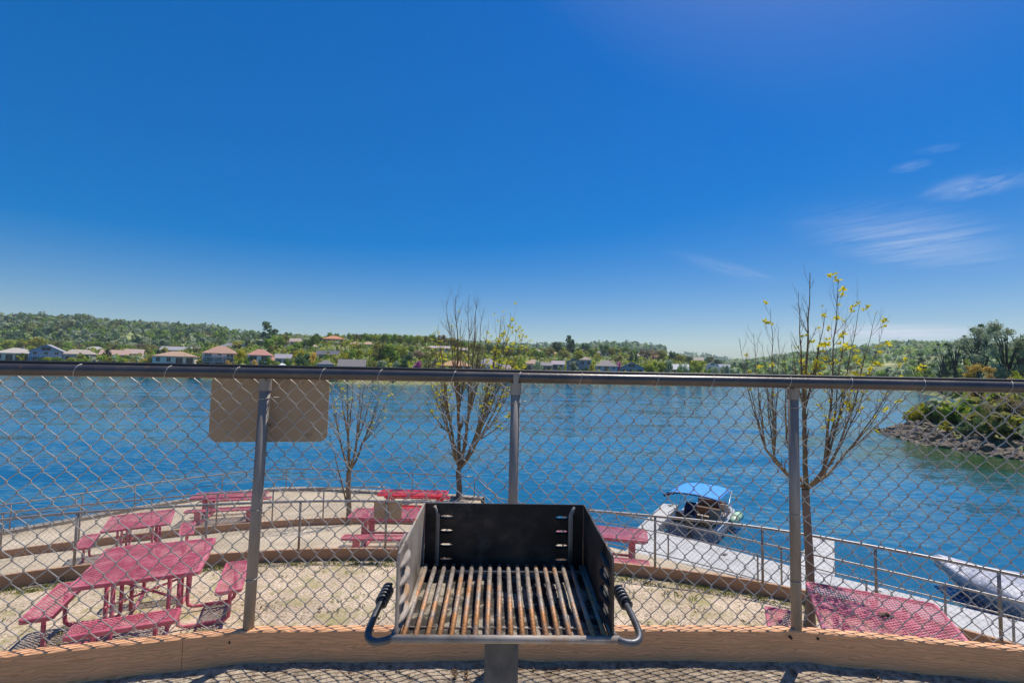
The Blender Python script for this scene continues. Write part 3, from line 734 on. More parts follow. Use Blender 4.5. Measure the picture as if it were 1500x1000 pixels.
# railing on the first border
zr1 = -2.38
C1 = [p for p in CURB1]
P1 = [(p.x, p.y, zr1) for p in resample(C1, 90)]
pp = []
ds = [0]
for a, b in zip(C1, C1[1:]): ds.append(ds[-1]+(b-a).length)
cols = [-140, 10, 129, 315, 449, 573, 695, 828, 960, 1114, 1276, 1452, 1660]
for cx in cols:
    q = near_on(C1, cx)
    if q is not None: pp.append((q.x, q.y, zr1, -3.20))
railing(P1, pp, 'galvanised railing with chain-link infill on the brown border around the picnic terrace', mesh=(.074, .0014), H=.80)
q = near_on(C1, 574)
sign_plate(q.x+.0, q.y+.045, zr1-.005, .50, .315, R(-2), 'tan sign board seen from behind, hung on the middle railing left of the grill')
# second railing, left length, and right length beyond the stair gap
C2 = CURB2; z2a = -3.545
def part_line(P, x0, x1, z, n=40):
    Q = [p for p in resample(P, 400) if x0 <= p.x <= x1]; return [(p.x, p.y, z) for p in resample(Q, n)]
qe = near_on(C2, 575)
pl = part_line(C2, -17, qe.x, z2a, 50)
ps = []
for cx in (-160, -60, 22, 133, 235, 329, 409, 482, 575):
    q = near_on(C2, cx)
    if q is not None: ps.append((q.x, q.y, z2a, -4.41))
railing(pl, ps, 'galvanised railing on the second border at the left, ending beside the tan sign', mesh=(.09, .0013), H=.86)
q0 = near_on(C2, 858)
pl = part_line(C2, q0.x, 11.5, -3.72, 40)
ps = []
for cx in (860, 1141, 1374, 1640):
    q = near_on(C2, cx)
    if q is not None: ps.append((q.x, q.y, -3.72, -4.62))
sp2 = []
for cx in (979, 1107, 1262, 1470):
    q = near_on(C2, cx)
    if q is not None: sp2.append((q.x, q.y, -3.99, -4.62))
railing(pl, ps, 'galvanised railing right of the grill, between the picnic terrace and the white dock', mid=[.27,.80], H=.8, posts2=sp2)
# lakeside railing
z3 = -4.33
E3s = EDGE3
q0 = near_on(E3s, 699)
pl = part_line(E3s, -24, q0.x, z3, 50)
ps = []
for cx in (-200, -70, 33, 135, 210, 335, 427, 520, 609, 699):
    q = near_on(E3s, cx)
    if q is not None: ps.append((q.x, q.y, z3, -5.12))
railing(pl, ps, 'galvanised railing along the water edge of the lowest terrace, farthest of the railings', mid=[.40], H=.8)
a = Vector((q0.x, q0.y, z3)); b = a+Vector((.95, .25, -.85)); c = b+Vector((1.6, -.3, -.25))
railing([a+Vector((.03,0,-.01)), b, c], [(b.x, b.y, b.z, b.z-.75), (c.x, c.y, c.z, c.z-.8)], 'short sloping stair handrail going down to the water behind the grill', mid=[.4])
#@@DOCK
# ------------------------------------------------------------------ docks and boats
ZW = -6.8; ZD = -6.40
dk = empty('boat_dock', (9,16,ZW), label='white concrete dock with two finger piers at the right below the terraces', cat='dock')
b4 = set(bpy.data.objects)
da = Vector((.8,-.6)); dn = Vector((.6,.8)).normalized()
def quad_slab(P, name, z=ZD, th=.5):
    mb = MB(); mb.prism(P, z-th, z); o = mb.build(name, M['concrete']); bevel(o, .03, 2); return o
p0 = Vector((4.2,17.3)); main = [(4.2,17.5), (8.2,14.95), (12.6,11.85), (20.5,5.5), (21.5,7.2), (13.64,13.0), (9.7,16.2), (5.7,20.05)]
quad_slab(main, 'walkway')
quad_slab([(5.0,19.55), (6.02,19.8), (8.2,23.5), (7.5,23.7)], 'finger_pier', ZD-.004)
quad_slab([(9.65,16.3), (10.45,15.65), (12.9,19.3), (12.0,19.5)], 'finger_pier', ZD-.004)
for (x, y) in ((7.6,17.2), (10.9,14.5), (7.7,23.2), (12.2,18.9)):
    cl = MB(); cl.box(x-.12, x+.12, y-.03, y+.03, ZD+.04, ZD+.07); cl.box(x-.04, x+.04, y-.025, y+.025, ZD, ZD+.045); cl.build('cleat', M['galv_dull'])
for o in set(bpy.data.objects)-b4: sub_parent(o, dk)

def hull(L, B, zs, profile, n=24):
    """plan outline from stern x=0 to bow x=L; profile(t)->half width; zs list of (z, width scale, length scale)"""
    mb = MB(); rings = []
    for z, ws, ls in zs:
        P = []
        for i in range(n+1):
            t = i/n; P.append((t*L*ls, profile(t)*B/2*ws, z))
        P += [(x, -y, z_) for x, y, z_ in reversed(P[:-1])]
        rings.append(P)
    k = len(rings[0]); vs = [v for r_ in rings for v in r_]; fs = []
    for a in range(len(rings)-1):
        for i in range(k): fs.append((a*k+i, a*k+(i+1) % k, (a+1)*k+(i+1) % k, (a+1)*k+i))
    fs.append(tuple(range(k-1, -1, -1)))
    mb.add(vs, fs); return mb, k
# deck boat with blue canopy: stern towards the dock, bow away along the finger pier
bx = empty('motor_boat', (7.55,20.15,ZW), math.atan2(.80,.60), label='small white motor boat under a bright blue canopy, moored beside the dock', cat='boat')
prof = lambda t: 1.0 if t < .62 else math.sqrt(max(0, 1-((t-.62)/.38)**2))*.92+.08 if t < 1 else 0.06
mb, k = hull(4.4, 2.05, [(-.25,.7,.9), (0,.92,.95), (.30,1.0,.985), (.48,1.02,1.0), (.50,.98,.99), (.50,.86,.955), (.22,.84,.95)], prof)
mb.build('hull', M['boat_white'], bx)
st = MB()
st.box(-.015, 3.0, -1.06, -1.035, .12, .30); st.box(-.02, -.005, -.95, .95, .08, .34); st.box(-.015, 3.0, 1.035, 1.06, .12, .30)
st.build('side_stripe', M['boat_grey'], bx)
d = MB(); d.prism([(.05,-.86), (3.6,-.82), (3.9,-.4), (3.9,.4), (3.6,.82), (.05,.86)], .20, .235); d.build('deck', M['tan_vinyl'], bx)
om = MB(); om.add([(-.42,-.17,.55), (-.02,-.17,.50), (-.02,.17,.50), (-.42,.17,.55), (-.38,-.14,.98), (-.06,-.15,.92), (-.06,.15,.92), (-.38,.14,.98)], [(0,3,2,1),(4,5,6,7),(0,1,5,4),(1,2,6,5),(2,3,7,6),(3,0,4,7)])
oo = om.build('outboard_motor', M['black_plastic'], bx); bevel(oo, .06, 3)
lg = MB(); lg.box(-.27, -.14, -.06, .06, -.25, .53); lg.build('drive_leg', M['black_plastic'], oo)
def seat(x, y, w, dpt, m, back=1, z=.235):
    s_ = MB(); s_.box(x, x+dpt, y-w/2, y+w/2, z, z+.30); s_.box(x+(dpt-.1 if back > 0 else 0), x+(dpt if back > 0 else .1), y-w/2, y+w/2, z+.28, z+.62)
    o = s_.build('seat', m, bx); bevel(o, .04, 3); return o
seat(.25, .45, .6, .5, M['black_plastic'], -1); seat(.30, -.35, .55, .5, M['brown_vinyl'], -1)
seat(1.5, -.55, .5, .5, M['tan_vinyl'], -1); seat(2.9, .0, 1.3, .45, M['brown_vinyl'], 1)
seat(2.1, -.62, .36, .8, M['tan_vinyl'], 1)
co = MB(); co.add([(1.35,.25,.235), (1.85,.25,.235), (1.85,.75,.235), (1.35,.75,.235), (1.45,.27,.80), (1.75,.27,1.0), (1.75,.73,1.0), (1.45,.73,.80)], [(0,3,2,1),(4,5,6,7),(0,1,5,4),(1,2,6,5),(2,3,7,6),(3,0,4,7)])
coo = co.build('console', M['canvas_navy'], bx); bevel(coo, .03, 2)
wh = MB(); wh.tube([(1.40+.05*math.cos(a), .5+.16*math.cos(a), .83+.16*math.sin(a)) for a in [2*PI*i/16 for i in range(16)]], .014, 6, closed=True); wh.build('steering_wheel', M['black_plastic'], coo)
cs = MB(); cs.box(.95, 1.30, .05, .35, .235, .50); cso = cs.build('cushion', M['canvas_blue'], bx); bevel(cso, .03)
# bowed canopy on a folding frame
nx, ny = 10, 14; V = []
for i in range(nx):
    for j in range(ny):
        u = i/(nx-1); v = j/(ny-1)*2-1
        V.append((.15+2.35*u, v*1.03, 1.62+.09*(1-v*v)+.04*math.sin(u*PI)-.03*(abs(v) > .97)))
me = npmesh('canopy', V, [(i*ny+j, (i+1)*ny+j, (i+1)*ny+j+1, i*ny+j+1) for i in range(nx-1) for j in range(ny-1)])
ca = link('canopy', me, M['canvas_blue'], bx, True); so = ca.modifiers.new('thick', 'SOLIDIFY'); so.thickness = .012
ed = MB(); ed.tube([(.15, v*1.04, 1.615+.09*(1-v*v)) for v in [i/8-1 for i in range(17)]], .028, 8); ed.tube([(.10,.75,1.66),(.06,1.02,1.56),(.03,1.16,1.50)], .055, 8); ed.build('canopy_edge', M['canvas_navy'], ca, smooth=True)
fr = MB()
for sy in (-1, 1):
    for xt in (.15, 1.3, 2.5): fr.tube([(1.25, sy*1.0, .50), (xt, sy*1.03, 1.57)], .014, 6)
    fr.tube([(.1, sy*.98, .80), (3.3, sy*.86, .80)], .014, 6)
    for xx in (.1, 1.1, 2.1, 3.2): fr.tube([(xx, sy*(.98-.03*xx*.9), .50), (xx, sy*(.98-.03*xx*.9), .80)], .012, 6)
fr.build('canopy_frame', M['alu'], bx, smooth=True)
fd = empty('air_tube', (10.05,21.45,ZW), math.atan2(.8,.6), label='pale green inflatable tube hanging off the right side of the canopied boat', cat='inflatable')
tb = MB(); tb.tube([(-.75,0,.36),(-.6,0,.42),(-.2,0,.46),(.2,0,.47),(.6,0,.44),(.78,0,.38)], [.05,.15,.19,.19,.15,.05], 14); tb.build('tube', M['mint'], fd, smooth=True)
for xx in (-.35, .3):
    st = MB(); st.tube([(xx+.0, .197*math.cos(a), .46+.197*math.sin(a)) for a in [2*PI*i/18 for i in range(18)]], .012, 5, closed=True)
    st.build('strap', M['canvas_navy'], fd, smooth=True)

# tarp-covered boat at the right edge
b2 = empty('covered_boat', (14.25,16.25,ZW), math.atan2(-.93,.37), label='boat under a silver-grey tarp with a pale blue hull, moored at the right edge', cat='boat')
prof2 = lambda t: 1.0 if t > .5 else (.10+.90*math.sin(t/.5*PI/2)**.85)
def hull2(zs, L=5.2, B=2.35, n=26):
    mb = MB(); rings = []
    for z, ws, x0, rise in zs:
        P = []
        for i in range(n+1):
            t = i/n; P.append((x0+t*(L-x0), prof2(t)*B/2*ws, z+rise*(1-t)**2))
        P += [(x, -y, z_) for x, y, z_ in reversed(P)]
        rings.append(P)
    k = len(rings[0]); vs = [v for r_ in rings for v in r_]; fs = []
    for a in range(len(rings)-1):
        for i in range(k): fs.append((a*k+i, a*k+(i+1) % k, (a+1)*k+(i+1) % k, (a+1)*k+i))
    fs.append(tuple(range(k-1, -1, -1))); mb.add(vs, fs); return mb
hull2([(-.3,.45,1.0,.0), (0,.72,.55,.1), (.35,.93,.22,.15), (.62,1.0,.0,.22)]).build('hull', M['bluehull'], b2)
V = []; nu, nv = 50, 34
for i in range(nu):
    for j in range(nv):
        t = i/(nu-1); v = j/(nv-1)*2-1; hw = prof2(t)*2.35/2*1.03
        ridge = .28*math.sin(min(1, t*1.35)*PI*.62)
        side = (1-abs(v)**2.4)
        z = .63+.22*(1-t)**2+ridge*side+.05*math.cos(t*17)*side*(1-side)*3+.035*noise.noise((t*9, v*4, 2))+.03*abs(math.sin(v*9+t*6))*side*(1-side)*2
        yy = v*hw
        if abs(v) > .93: z -= (abs(v)-.93)/.07*(.20+.05*math.sin(t*40)); yy = math.copysign(hw, v)
        V.append((t*5.2-.03, yy, z))
me = npmesh('tarp', V, [(i*nv+j, (i+1)*nv+j, (i+1)*nv+j+1, i*nv+j+1) for i in range(nu-1) for j in range(nv-1)])
tp = link('tarp', me, M['tarp'], b2, True); so = tp.modifiers.new('thick', 'SOLIDIFY'); so.thickness = .008
bw = MB(); bw.tube([(-.05,-.09,.86),(-.05,.09,.86)], .02, 8); bw.box(-.10, .05, -.05, .05, .80, .84); bw.build('bow_roller', M['alu'], b2)
# small floating platform by the far bank
fp = empty('swim_platform', (45.2,41.0,ZW), R(-28), label='small white floating platform by the rocky bank at the right edge', cat='platform')
q = MB(); q.box(-1.3, 3.2, -.7, .7, -.1, .28); o = q.build('deck', M['concrete'], fp); bevel(o, .05)
q = MB()
for xx in (-1,0,1,2,3): q.tube([(xx,-.72,.1),(xx,.72,.1)], .09, 8)
q.build('float', M['black_plastic'], fp)
#@@SAPLINGS
# ------------------------------------------------------------------ bare saplings on the terraces
def branch(mb, p, d, L, r, depth, leafs, rnd, up=.35, leafy=0, wob=.12):
    """one branch as a curved tapering tube with children"""
    n = 7; pts = [p.copy()]; rs = [r]; dd = d.normalized(); q = p.copy()
    for i in range(n):
        dd = (dd+Vector((rnd.uniform(-1,1), rnd.uniform(-1,1), rnd.uniform(-.4,.6)))*wob+Vector((0,0,up*.22))).normalized()
        q = q+dd*L/n; pts.append(q.copy()); rs.append(r*(1-.80*(i+1)/n))
    mb.tube(pts, rs, 6 if r > .012 else 4, cap=False)
    if depth > 0:
        nb = rnd.choice((3,4,4,5)) if depth > 1 else rnd.choice((3,4,5))
        for b in range(nb):
            t = rnd.uniform(.25,.92); i = min(n-1, int(t*n)); a = pts[i].lerp(pts[i+1], t*n-i)
            axis = (pts[i+1]-pts[i]).normalized(); side = axis.orthogonal().normalized(); side.rotate(Matrix.Rotation(rnd.uniform(0,2*PI), 3, axis))
            nd = (axis*.85+side*rnd.uniform(.35,.75)).normalized()
            branch(mb, a, nd, L*rnd.uniform(.32,.55)*(1.1-t*.4), rs[i]*.55, depth-1, leafs, rnd, up, leafy, wob)
    if leafy and rnd.random() < leafy:
        for t in ([n] if rnd.random() < .6 else [n, n-2]): leafs.append(pts[t])
    elif leafy and rnd.random() < leafy*.5: leafs.append(pts[rnd.randint(3,n)])
def leaf_tuft(mb, c, s, rnd, n=7):
    for _ in range(n):
        d = Vector((rnd.uniform(-1,1), rnd.uniform(-1,1), rnd.uniform(-.5,.9))).normalized(); e = d.orthogonal().normalized(); e.rotate(Matrix.Rotation(rnd.uniform(0,6.28), 3, d))
        w = s*.26; l = s*rnd.uniform(.7,1.15); nn = d.cross(e)*s*.10
        mb.add([c, c+d*l*.4+e*w+nn, c+d*l, c+d*l*.4-e*w+nn], [(0,1,2,3)])
def sapling(base, fork, limbs, lab, seed, r0, leaf_s, twig_depth=2, grp='bare saplings on the terraces', trunkmat=None, keep=1.0):
    rnd = random.Random(seed); base = Vector(base); fork = Vector(fork)
    t = empty('sapling_tree', base, label=lab, cat='tree', group=grp)
    tr = MB(); n = 10; pts = []; rs = []
    for i in range(n+1):
        k = i/n; p = base.lerp(fork, k)+Vector((.02*math.sin(k*5), .02*math.cos(k*4), 0))*r0*14; pts.append(p-base); rs.append(r0*(1.35-.5*min(1, k*6)-.18*k) if k < .17 else r0*(.88-.14*k))
    tr.tube(pts, rs, 10, cap=False); tr.build('trunk', trunkmat or M['bark'], t, smooth=True)
    lv = MB(); br = MB(); leafs = []
    for (tip, frac, leafy, r, ctrl, start) in limbs:
        tip = Vector(tip); st = Vector(start) if start else base.lerp(fork, frac); cp = Vector(ctrl) if ctrl else st.lerp(tip, .35)+Vector(((tip.x-st.x)*.28, (tip.y-st.y)*.2, -abs(tip.z-st.z)*.05))
        n = 16; P = []; RS = []
        for i in range(n+1):
            k = i/n; p = st*(1-k)**2+cp*2*k*(1-k)+tip*k*k
            p += Vector((noise.noise((k*5, seed, tip.x)), noise.noise((k*5, seed+9, tip.x)), 0))*.05*(tip-st).length*.5*k
            P.append(p-base); RS.append(r*(1-(.30 if start is None and not leafy and frac == 1.0 else .88)*k))
        br.tube(P, RS, 7, cap=False)
        L = (tip-st).length
        for b in range(int((5 if start is None else 10)+L*2.6)):
            k = rnd.uniform(.18,.97); i = min(n-1, int(k*n)); a = P[i].lerp(P[i+1], k*n-i); ax = (P[i+1]-P[i]).normalized()
            side = ax.orthogonal().normalized(); side.rotate(Matrix.Rotation(rnd.uniform(0,2*PI), 3, ax))
            branch(br, a, (ax*.9+side*rnd.uniform(.3,.75)).normalized(), L*rnd.uniform(.10,.28)*(1.25-.6*k), max(.0022, RS[i]*.5), twig_depth-1, leafs, rnd, .4, leafy)
        if leafy: leafs += [P[-1], P[-2], P[int(n*.8)], P[int(n*.7)]]
    br.build('branches', M['lichen'], t, smooth=True)
    rnd.shuffle(leafs); leafs = leafs[:int(len(leafs)*keep)]
    for p in leafs: leaf_tuft(lv, p, leaf_s*rnd.uniform(.6,1.15), rnd, rnd.randint(4,8))
    if lv.v: lv.build('leaves', M['bud'], t)
    return t
def P3(px, py, Y): a, b = ray(px, py); return (a*Y, Y, b*Y)
# right sapling beside the near table
def limb_groups(groups, Yc, fork_px, leaf_dy=.3):
    """groups: (node px, node y, dY, r, [(tip px, tip y, leafy), ...]): a limb from the fork to the node, shoots from the node"""
    out = []
    for gi, (nx_, ny_, dY, r, tips) in enumerate(groups):
        node = P3(nx_, ny_, Yc+dY)
        out.append((node, 1.0, 0, r, P3(fork_px[0]+(nx_-fork_px[0])*.62, fork_px[1]+(ny_-fork_px[1])*.38, Yc+dY*.6), None))
        for k, (tx, ty, lf) in enumerate(tips):
            d2 = dY+leaf_dy*((k % 3)-1)
            out.append((P3(tx, ty, Yc+d2), None, lf, r*(.66 if k == 0 else .50), P3(nx_+(tx-nx_)*.55, ny_+(ty-ny_)*.35, Yc+d2), node))
    return out
bx_, by_ = atz(1187, 917, -3.19); Yc = by_
fk = P3(1181, 716, Yc)
G = [(1178,600,.05,.034,[(1187,398,0),(1170,428,0),(1211,452,.75),(1160,505,.0),(1200,500,.7)]),
     (1207,686,-.1,.030,[(1229,410,.85),(1240,470,.8),(1262,440,.0),(1250,500,.3)]),
     (1222,668,-.35,.021,[(1284,459,.85),(1296,478,.8),(1272,500,.2)]),
     (1240,662,.3,.020,[(1322,523,.4),(1310,560,.2),(1345,540,.3)]),
     (1134,668,.2,.024,[(1131,452,.18),(1142,478,.0),(1118,500,.05)]),
     (1121,655,-.25,.019,[(1104,487,.0),(1082,497,.0),(1092,520,.05)]),
     (1152,640,.5,.020,[(1150,520,.0),(1163,545,.0)])]
sapling((bx_, by_, -3.25), fk, limb_groups(G, Yc, (1181,716), .12), 'bare sapling with yellow-green leaf tufts beside the right table and fence post', 3, .062, .062, 2, keep=.24)
# middle sapling by the water
bx_, by_ = atz(671, 728, -5.1); Yc = by_; fk = P3(673, 686, Yc)
G = [(672,600,.0,.085,[(668,433,0),(655,440,0),(676,470,.1),(662,470,.1),(684,520,.1)]),
     (664,640,.6,.065,[(642,474,.15),(637,492,.5),(648,520,.3),(630,555,.3),(622,585,.2)]),
     (686,610,-.5,.075,[(699,436,0),(687,431,0),(708,450,0),(716,478,.05)]),
     (690,655,.8,.080,[(735,463,.8),(748,458,.7),(757,484,.8),(728,495,.4),(743,500,.5)]),
     (700,645,-.8,.060,[(766,490,.8),(762,540,.5),(752,560,.4),(726,520,.4),(765,590,.3)]),
     (655,620,-.6,.050,[(646,500,.15),(633,530,.25)])]
sapling((bx_, by_, -5.2), fk, limb_groups(G, Yc, (673,686), .5), 'tall bare sapling at the water edge with many upright shoots, behind the grill', 5, .135, .11, 2, keep=.32)
# left sapling
bx_, by_ = atz(509, 772, -4.55); Yc = by_; fk = P3(512, 690, Yc)
G = [(510,640,.0,.045,[(508,548,.2),(497,552,.15),(517,550,.1)]),
     (500,650,.3,.032,[(484,560,.15),(489,580,.05),(479,600,.0)]),
     (522,648,-.3,.040,[(534,551,.1),(527,560,.15),(548,556,.1)]),
     (530,650,.3,.032,[(560,562,.15),(572,572,.2),(566,600,.05),(556,585,.1)])]
LG = limb_groups(G, Yc, (512,690), .25)
LG.append((P3(482,632,Yc), .35, .0, .03, P3(497,690,Yc), None))
sapling((bx_, by_, -4.65), fk, LG, 'small bare sapling on the second border, left of the tan railing sign', 8, .085, .06, 2, keep=.4)
# weeds on the picnic terrace
wd = MB(); rnd = random.Random(5); cnt = 0
F0r = resample(f0, 200); C1r = resample(CURB1, 200)
while cnt < 1500:
    i = rnd.randint(40, 165); v = rnd.uniform(.3,.985) if rnd.random() < .6 else rnd.uniform(.93,.985)
    p = F0r[i].lerp(C1r[i], v)
    if noise.noise((p.x*.9, p.y*.9, 11)) < -.05 and v < .93: continue
    z = Z1(v)-.01; s = rnd.uniform(.025,.085)
    for b in range(rnd.randint(4,9)):
        a = rnd.uniform(0,2*PI); l = rnd.uniform(.4,1.0)*s; w = .006
        c = Vector((p.x+rnd.uniform(-.06,.06), p.y+rnd.uniform(-.06,.06), z)); d = Vector((math.cos(a)*.7, math.sin(a)*.7, 1)).normalized()
        e = Vector((-math.sin(a), math.cos(a), 0))*w
        wd.add([c-e, c+e, c+d*l*.6+e*.8, c+d*l*1.1+Vector((math.cos(a), math.sin(a), -.3))*l*.35, c+d*l*.6-e*.8], [(0,1,2,3,4)])
    cnt += 1
tag(wd.build('weed_tufts', M['weed']), kind='stuff')
# dry leaves caught on the right table, leaves blown about the picnic terrace
dl = MB(); rnd = random.Random(12); tx, ty = atz(1300, 902, -2.35)
for _ in range(14):
    a = rnd.uniform(0,6.28); l = rnd.uniform(.02,.04); c = Vector((rnd.uniform(-.06,.06), rnd.uniform(-.03,.03), .006+rnd.random()*.02)); d = Vector((math.cos(a), math.sin(a), rnd.uniform(-.3,.5)))*l; e = Vector((-math.sin(a), math.cos(a), rnd.uniform(-.3,.4)))*l*.5
    dl.add([c-d, c+e, c+d, c-e], [(0,1,2,3)])
tag(dl.build('dry_leaf_clump', M['dryleaf'], loc=(tx, ty, -2.346)), label='small clump of dry brown leaves lying on the right rose table', cat='leaves')
lt0 = MB()
for _ in range(520):
    i = rnd.randint(40,165); v = rnd.uniform(.35,.985) if rnd.random() < .5 else rnd.uniform(.9,.985); p = F0r[i].lerp(C1r[i], v)
    a = rnd.uniform(0,6.28); l = rnd.uniform(.015,.035); d = Vector((math.cos(a), math.sin(a), rnd.uniform(-.2,.4)))*l; e = Vector((-math.sin(a), math.cos(a), rnd.uniform(-.2,.3)))*l*.55; c = Vector((p.x, p.y, Z1(v)+.012))
    lt0.add([c-d, c+e, c+d, c-e], [(0,1,2,3)])
tag(lt0.build('blown_leaves', M['dryleaf']), kind='stuff')
# leaf litter and pebbles at the foot of the near border
lt = MB(); rnd = random.Random(9)
for _ in range(430):
    s_ = rnd.random(); i = rnd.randint(55, 105) if rnd.random() < .8 else rnd.randint(30, 160)
    p = F0r[i]*(1-rnd.uniform(.018,.055) if rnd.random() < .85 else 1-rnd.uniform(.02,.12)); z = EYE_T0+.012+rnd.random()*.01
    a = rnd.uniform(0,2*PI); l = rnd.uniform(.008,.02); tl_ = rnd.uniform(-.5,.7)
    d = Vector((math.cos(a), math.sin(a), tl_))*l; e = Vector((-math.sin(a), math.cos(a), rnd.uniform(-.4,.4)))*l*.55; c = Vector((p.x, p.y, z))
    lt.add([c-d, c+e+Vector((0,0,.004)), c+d, c-e+Vector((0,0,.003))], [(0,1,2,3)])
tag(lt.build('leaf_litter', M['dryleaf']), kind='stuff')
def pebble(mb, c, s, rnd):
    t = (1+5**.5)/2; V0 = [(-1,t,0),(1,t,0),(-1,-t,0),(1,-t,0),(0,-1,t),(0,1,t),(0,-1,-t),(0,1,-t),(t,0,-1),(t,0,1),(-t,0,-1),(-t,0,1)]
    Fc = [(0,11,5),(0,5,1),(0,1,7),(0,7,10),(0,10,11),(1,5,9),(5,11,4),(11,10,2),(10,7,6),(7,1,8),(3,9,4),(3,4,2),(3,2,6),(3,6,8),(3,8,9),(4,9,5),(2,4,11),(6,2,10),(8,6,7),(9,8,1)]
    sx, sy, sz = rnd.uniform(.7,1.3), rnd.uniform(.7,1.3), rnd.uniform(.45,.9); a = rnd.uniform(0,6.28); ca, sa = math.cos(a), math.sin(a); vs = []
    for v in V0:
        k = s/1.9*rnd.uniform(.78,1.18); x, y, z = v[0]*sx*k, v[1]*sy*k, v[2]*sz*k; vs.append((c[0]+x*ca-y*sa, c[1]+x*sa+y*ca, c[2]+z))
    mb.add(vs, Fc)
pb = MB()
for _ in range(900):
    i = rnd.randint(35, 160); p = F0r[i]*(1-abs(rnd.gauss(.03,.05))-.02); pebble(pb, (p.x, p.y, EYE_T0+.004), rnd.uniform(.003,.010), rnd)
tag(pb.build('pebbles', M['rock']), kind='stuff')
#@@LAKE
# ------------------------------------------------------------------ lake, far banks, hills
def interp(tab, x):
    if x <= tab[0][0]: return tab[0][1]
    for (a, b), (c, d) in zip(tab, tab[1:]):
        if x <= c: return b+(d-b)*(x-a)/(c-a)
    return tab[-1][1]
w = MB(); w.add([(-3800,-60,ZW),(3800,-60,ZW),(3800,4200,ZW),(-3800,4200,ZW)], [(0,1,2,3)])
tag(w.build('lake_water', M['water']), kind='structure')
g_ = MB(); g_.add([(-3800,-60,ZW-6),(3800,-60,ZW-6),(3800,4200,ZW-6),(-3800,4200,ZW-6)], [(0,1,2,3)])
tag(g_.build('lake_bed', M['cliff']), kind='structure')
SHORE = [(-500,300),(-200,260),(0,235),(150,220),(300,205),(470,188),(560,186),(650,192),(700,225),(760,245),(900,252),(1000,268),(1060,310),(1100,400),(1150,470),(1250,480),(1290,470),(1400,420)]
BANKZ = [(-500,-1.0),(0,-1.0),(300,-.6),(420,-2.0),(520,-3.4),(640,-3.2),(700,-3.0),(900,-2.8),(1060,-3.2),(1150,-4),(1400,-3)]
TOPZ = [(-500,4),(0,4.5),(250,5.5),(330,9),(380,14),(430,18),(500,20),(600,20),(680,17),(720,15),(800,15),(900,16),(960,14),(1000,10),(1050,6),(1100,2),(1400,2)]
def bank_z(x, Y):
    S = interp(SHORE, x); B = interp(BANKZ, x); T = interp(TOPZ, x)
    if Y < S: return ZW-.6*(S-Y)/4 if Y > S-4 else ZW-.6
    if Y < S+7: return ZW+(B-ZW)*((Y-S)/7)**.7
    t = min(1, (Y-S-7)/230); return B+(T-B)*(t*t*(3-2*t)*.55+t*.45)
def polar(name, x0, x1, nx, ys, zf, m):
    V = []; Fq = []
    for i in range(nx):
        x = x0+(x1-x0)*i/(nx-1); t = tan_az(x)
        for Y in ys(x):
            V.append((t*Y, Y, zf(x, Y)))
    ny = len(ys(x0))
    for i in range(nx-1):
        for j in range(ny-1): Fq.append((i*ny+j, (i+1)*ny+j, (i+1)*ny+j+1, i*ny+j+1))
    me = npmesh(name, V, Fq); o = link(name, me, m, None, True)
    if me.polygons[len(Fq)//2].normal.z < 0: me.flip_normals()
    return tag(o, kind='structure')
polar('village_bank', -500, 1400, 150, lambda x: [interp(SHORE, x)+d for d in (-4,0,1.5,3,5,7,12,20,35,50,70,90,110,130,150,170,190,210,240,280,340)], lambda x, Y: bank_z(x, Y)+.3*noise.noise((x*.3, Y*.1, 0)), M['lakebank'])
RIDGE1 = [(-700,470),(-300,462),(0,466),(60,467),(120,470),(180,478),(240,481),(300,484),(360,491),(420,500),(480,508),(560,516)]
RIDGE2 = [(250,508),(400,504),(470,500),(540,497),(600,498),(650,501),(700,505),(760,508),(800,509),(850,509),(880,506),(930,506),(968,511),(974,513),(977,524),(1010,530),(1060,535)]
RIDGE3 = [(900,531),(980,524),(1005,521),(1030,521),(1050,526),(1085,531),(1150,533),(1300,536)]
RIDGE4 = [(1020,539),(1080,534),(1130,527),(1170,522),(1210,518),(1250,511),(1290,507),(1330,504),(1400,506),(1500,508),(1700,500)]
def ridge(name, tab, Yr, Yf, x0, x1, m, zf0=None, back=120):
    def z(x, Y):
        top = slope(x, interp(tab, x))*Yr; lo = zf0(x) if zf0 else -8
        if Y <= Yr:
            t = max(0, (Y-Yf)/(Yr-Yf)); return lo+(top-lo)*(t**.85)+(.04*(top-lo)*noise.noise((x*.02, Y*.006, 5)) if 0 < t < 1 else 0)
        return top-(Y-Yr)*.25
    polar(name, x0, x1, 150, lambda x: [Yf+(Yr-Yf)*k/14 for k in range(15)]+[Yr+back*.4, Yr+back], z, m)
    return z
zr_1 = ridge('forest_hill', RIDGE1, 900, 470, -700, 570, M['hill_green'], lambda x: interp(TOPZ, x)-3)
zr_2 = ridge('mesa_hill', RIDGE2, 1500, 800, 240, 978, M['hill_green'], lambda x: -4)
zr_3 = ridge('distant_hill', RIDGE3, 2300, 1600, 880, 1300, M['hill_green'], lambda x: -6)
zr_4 = ridge('wooded_hill', RIDGE4, 1150, 480, 1010, 1700, M['hill_green'], lambda x: -6.5)
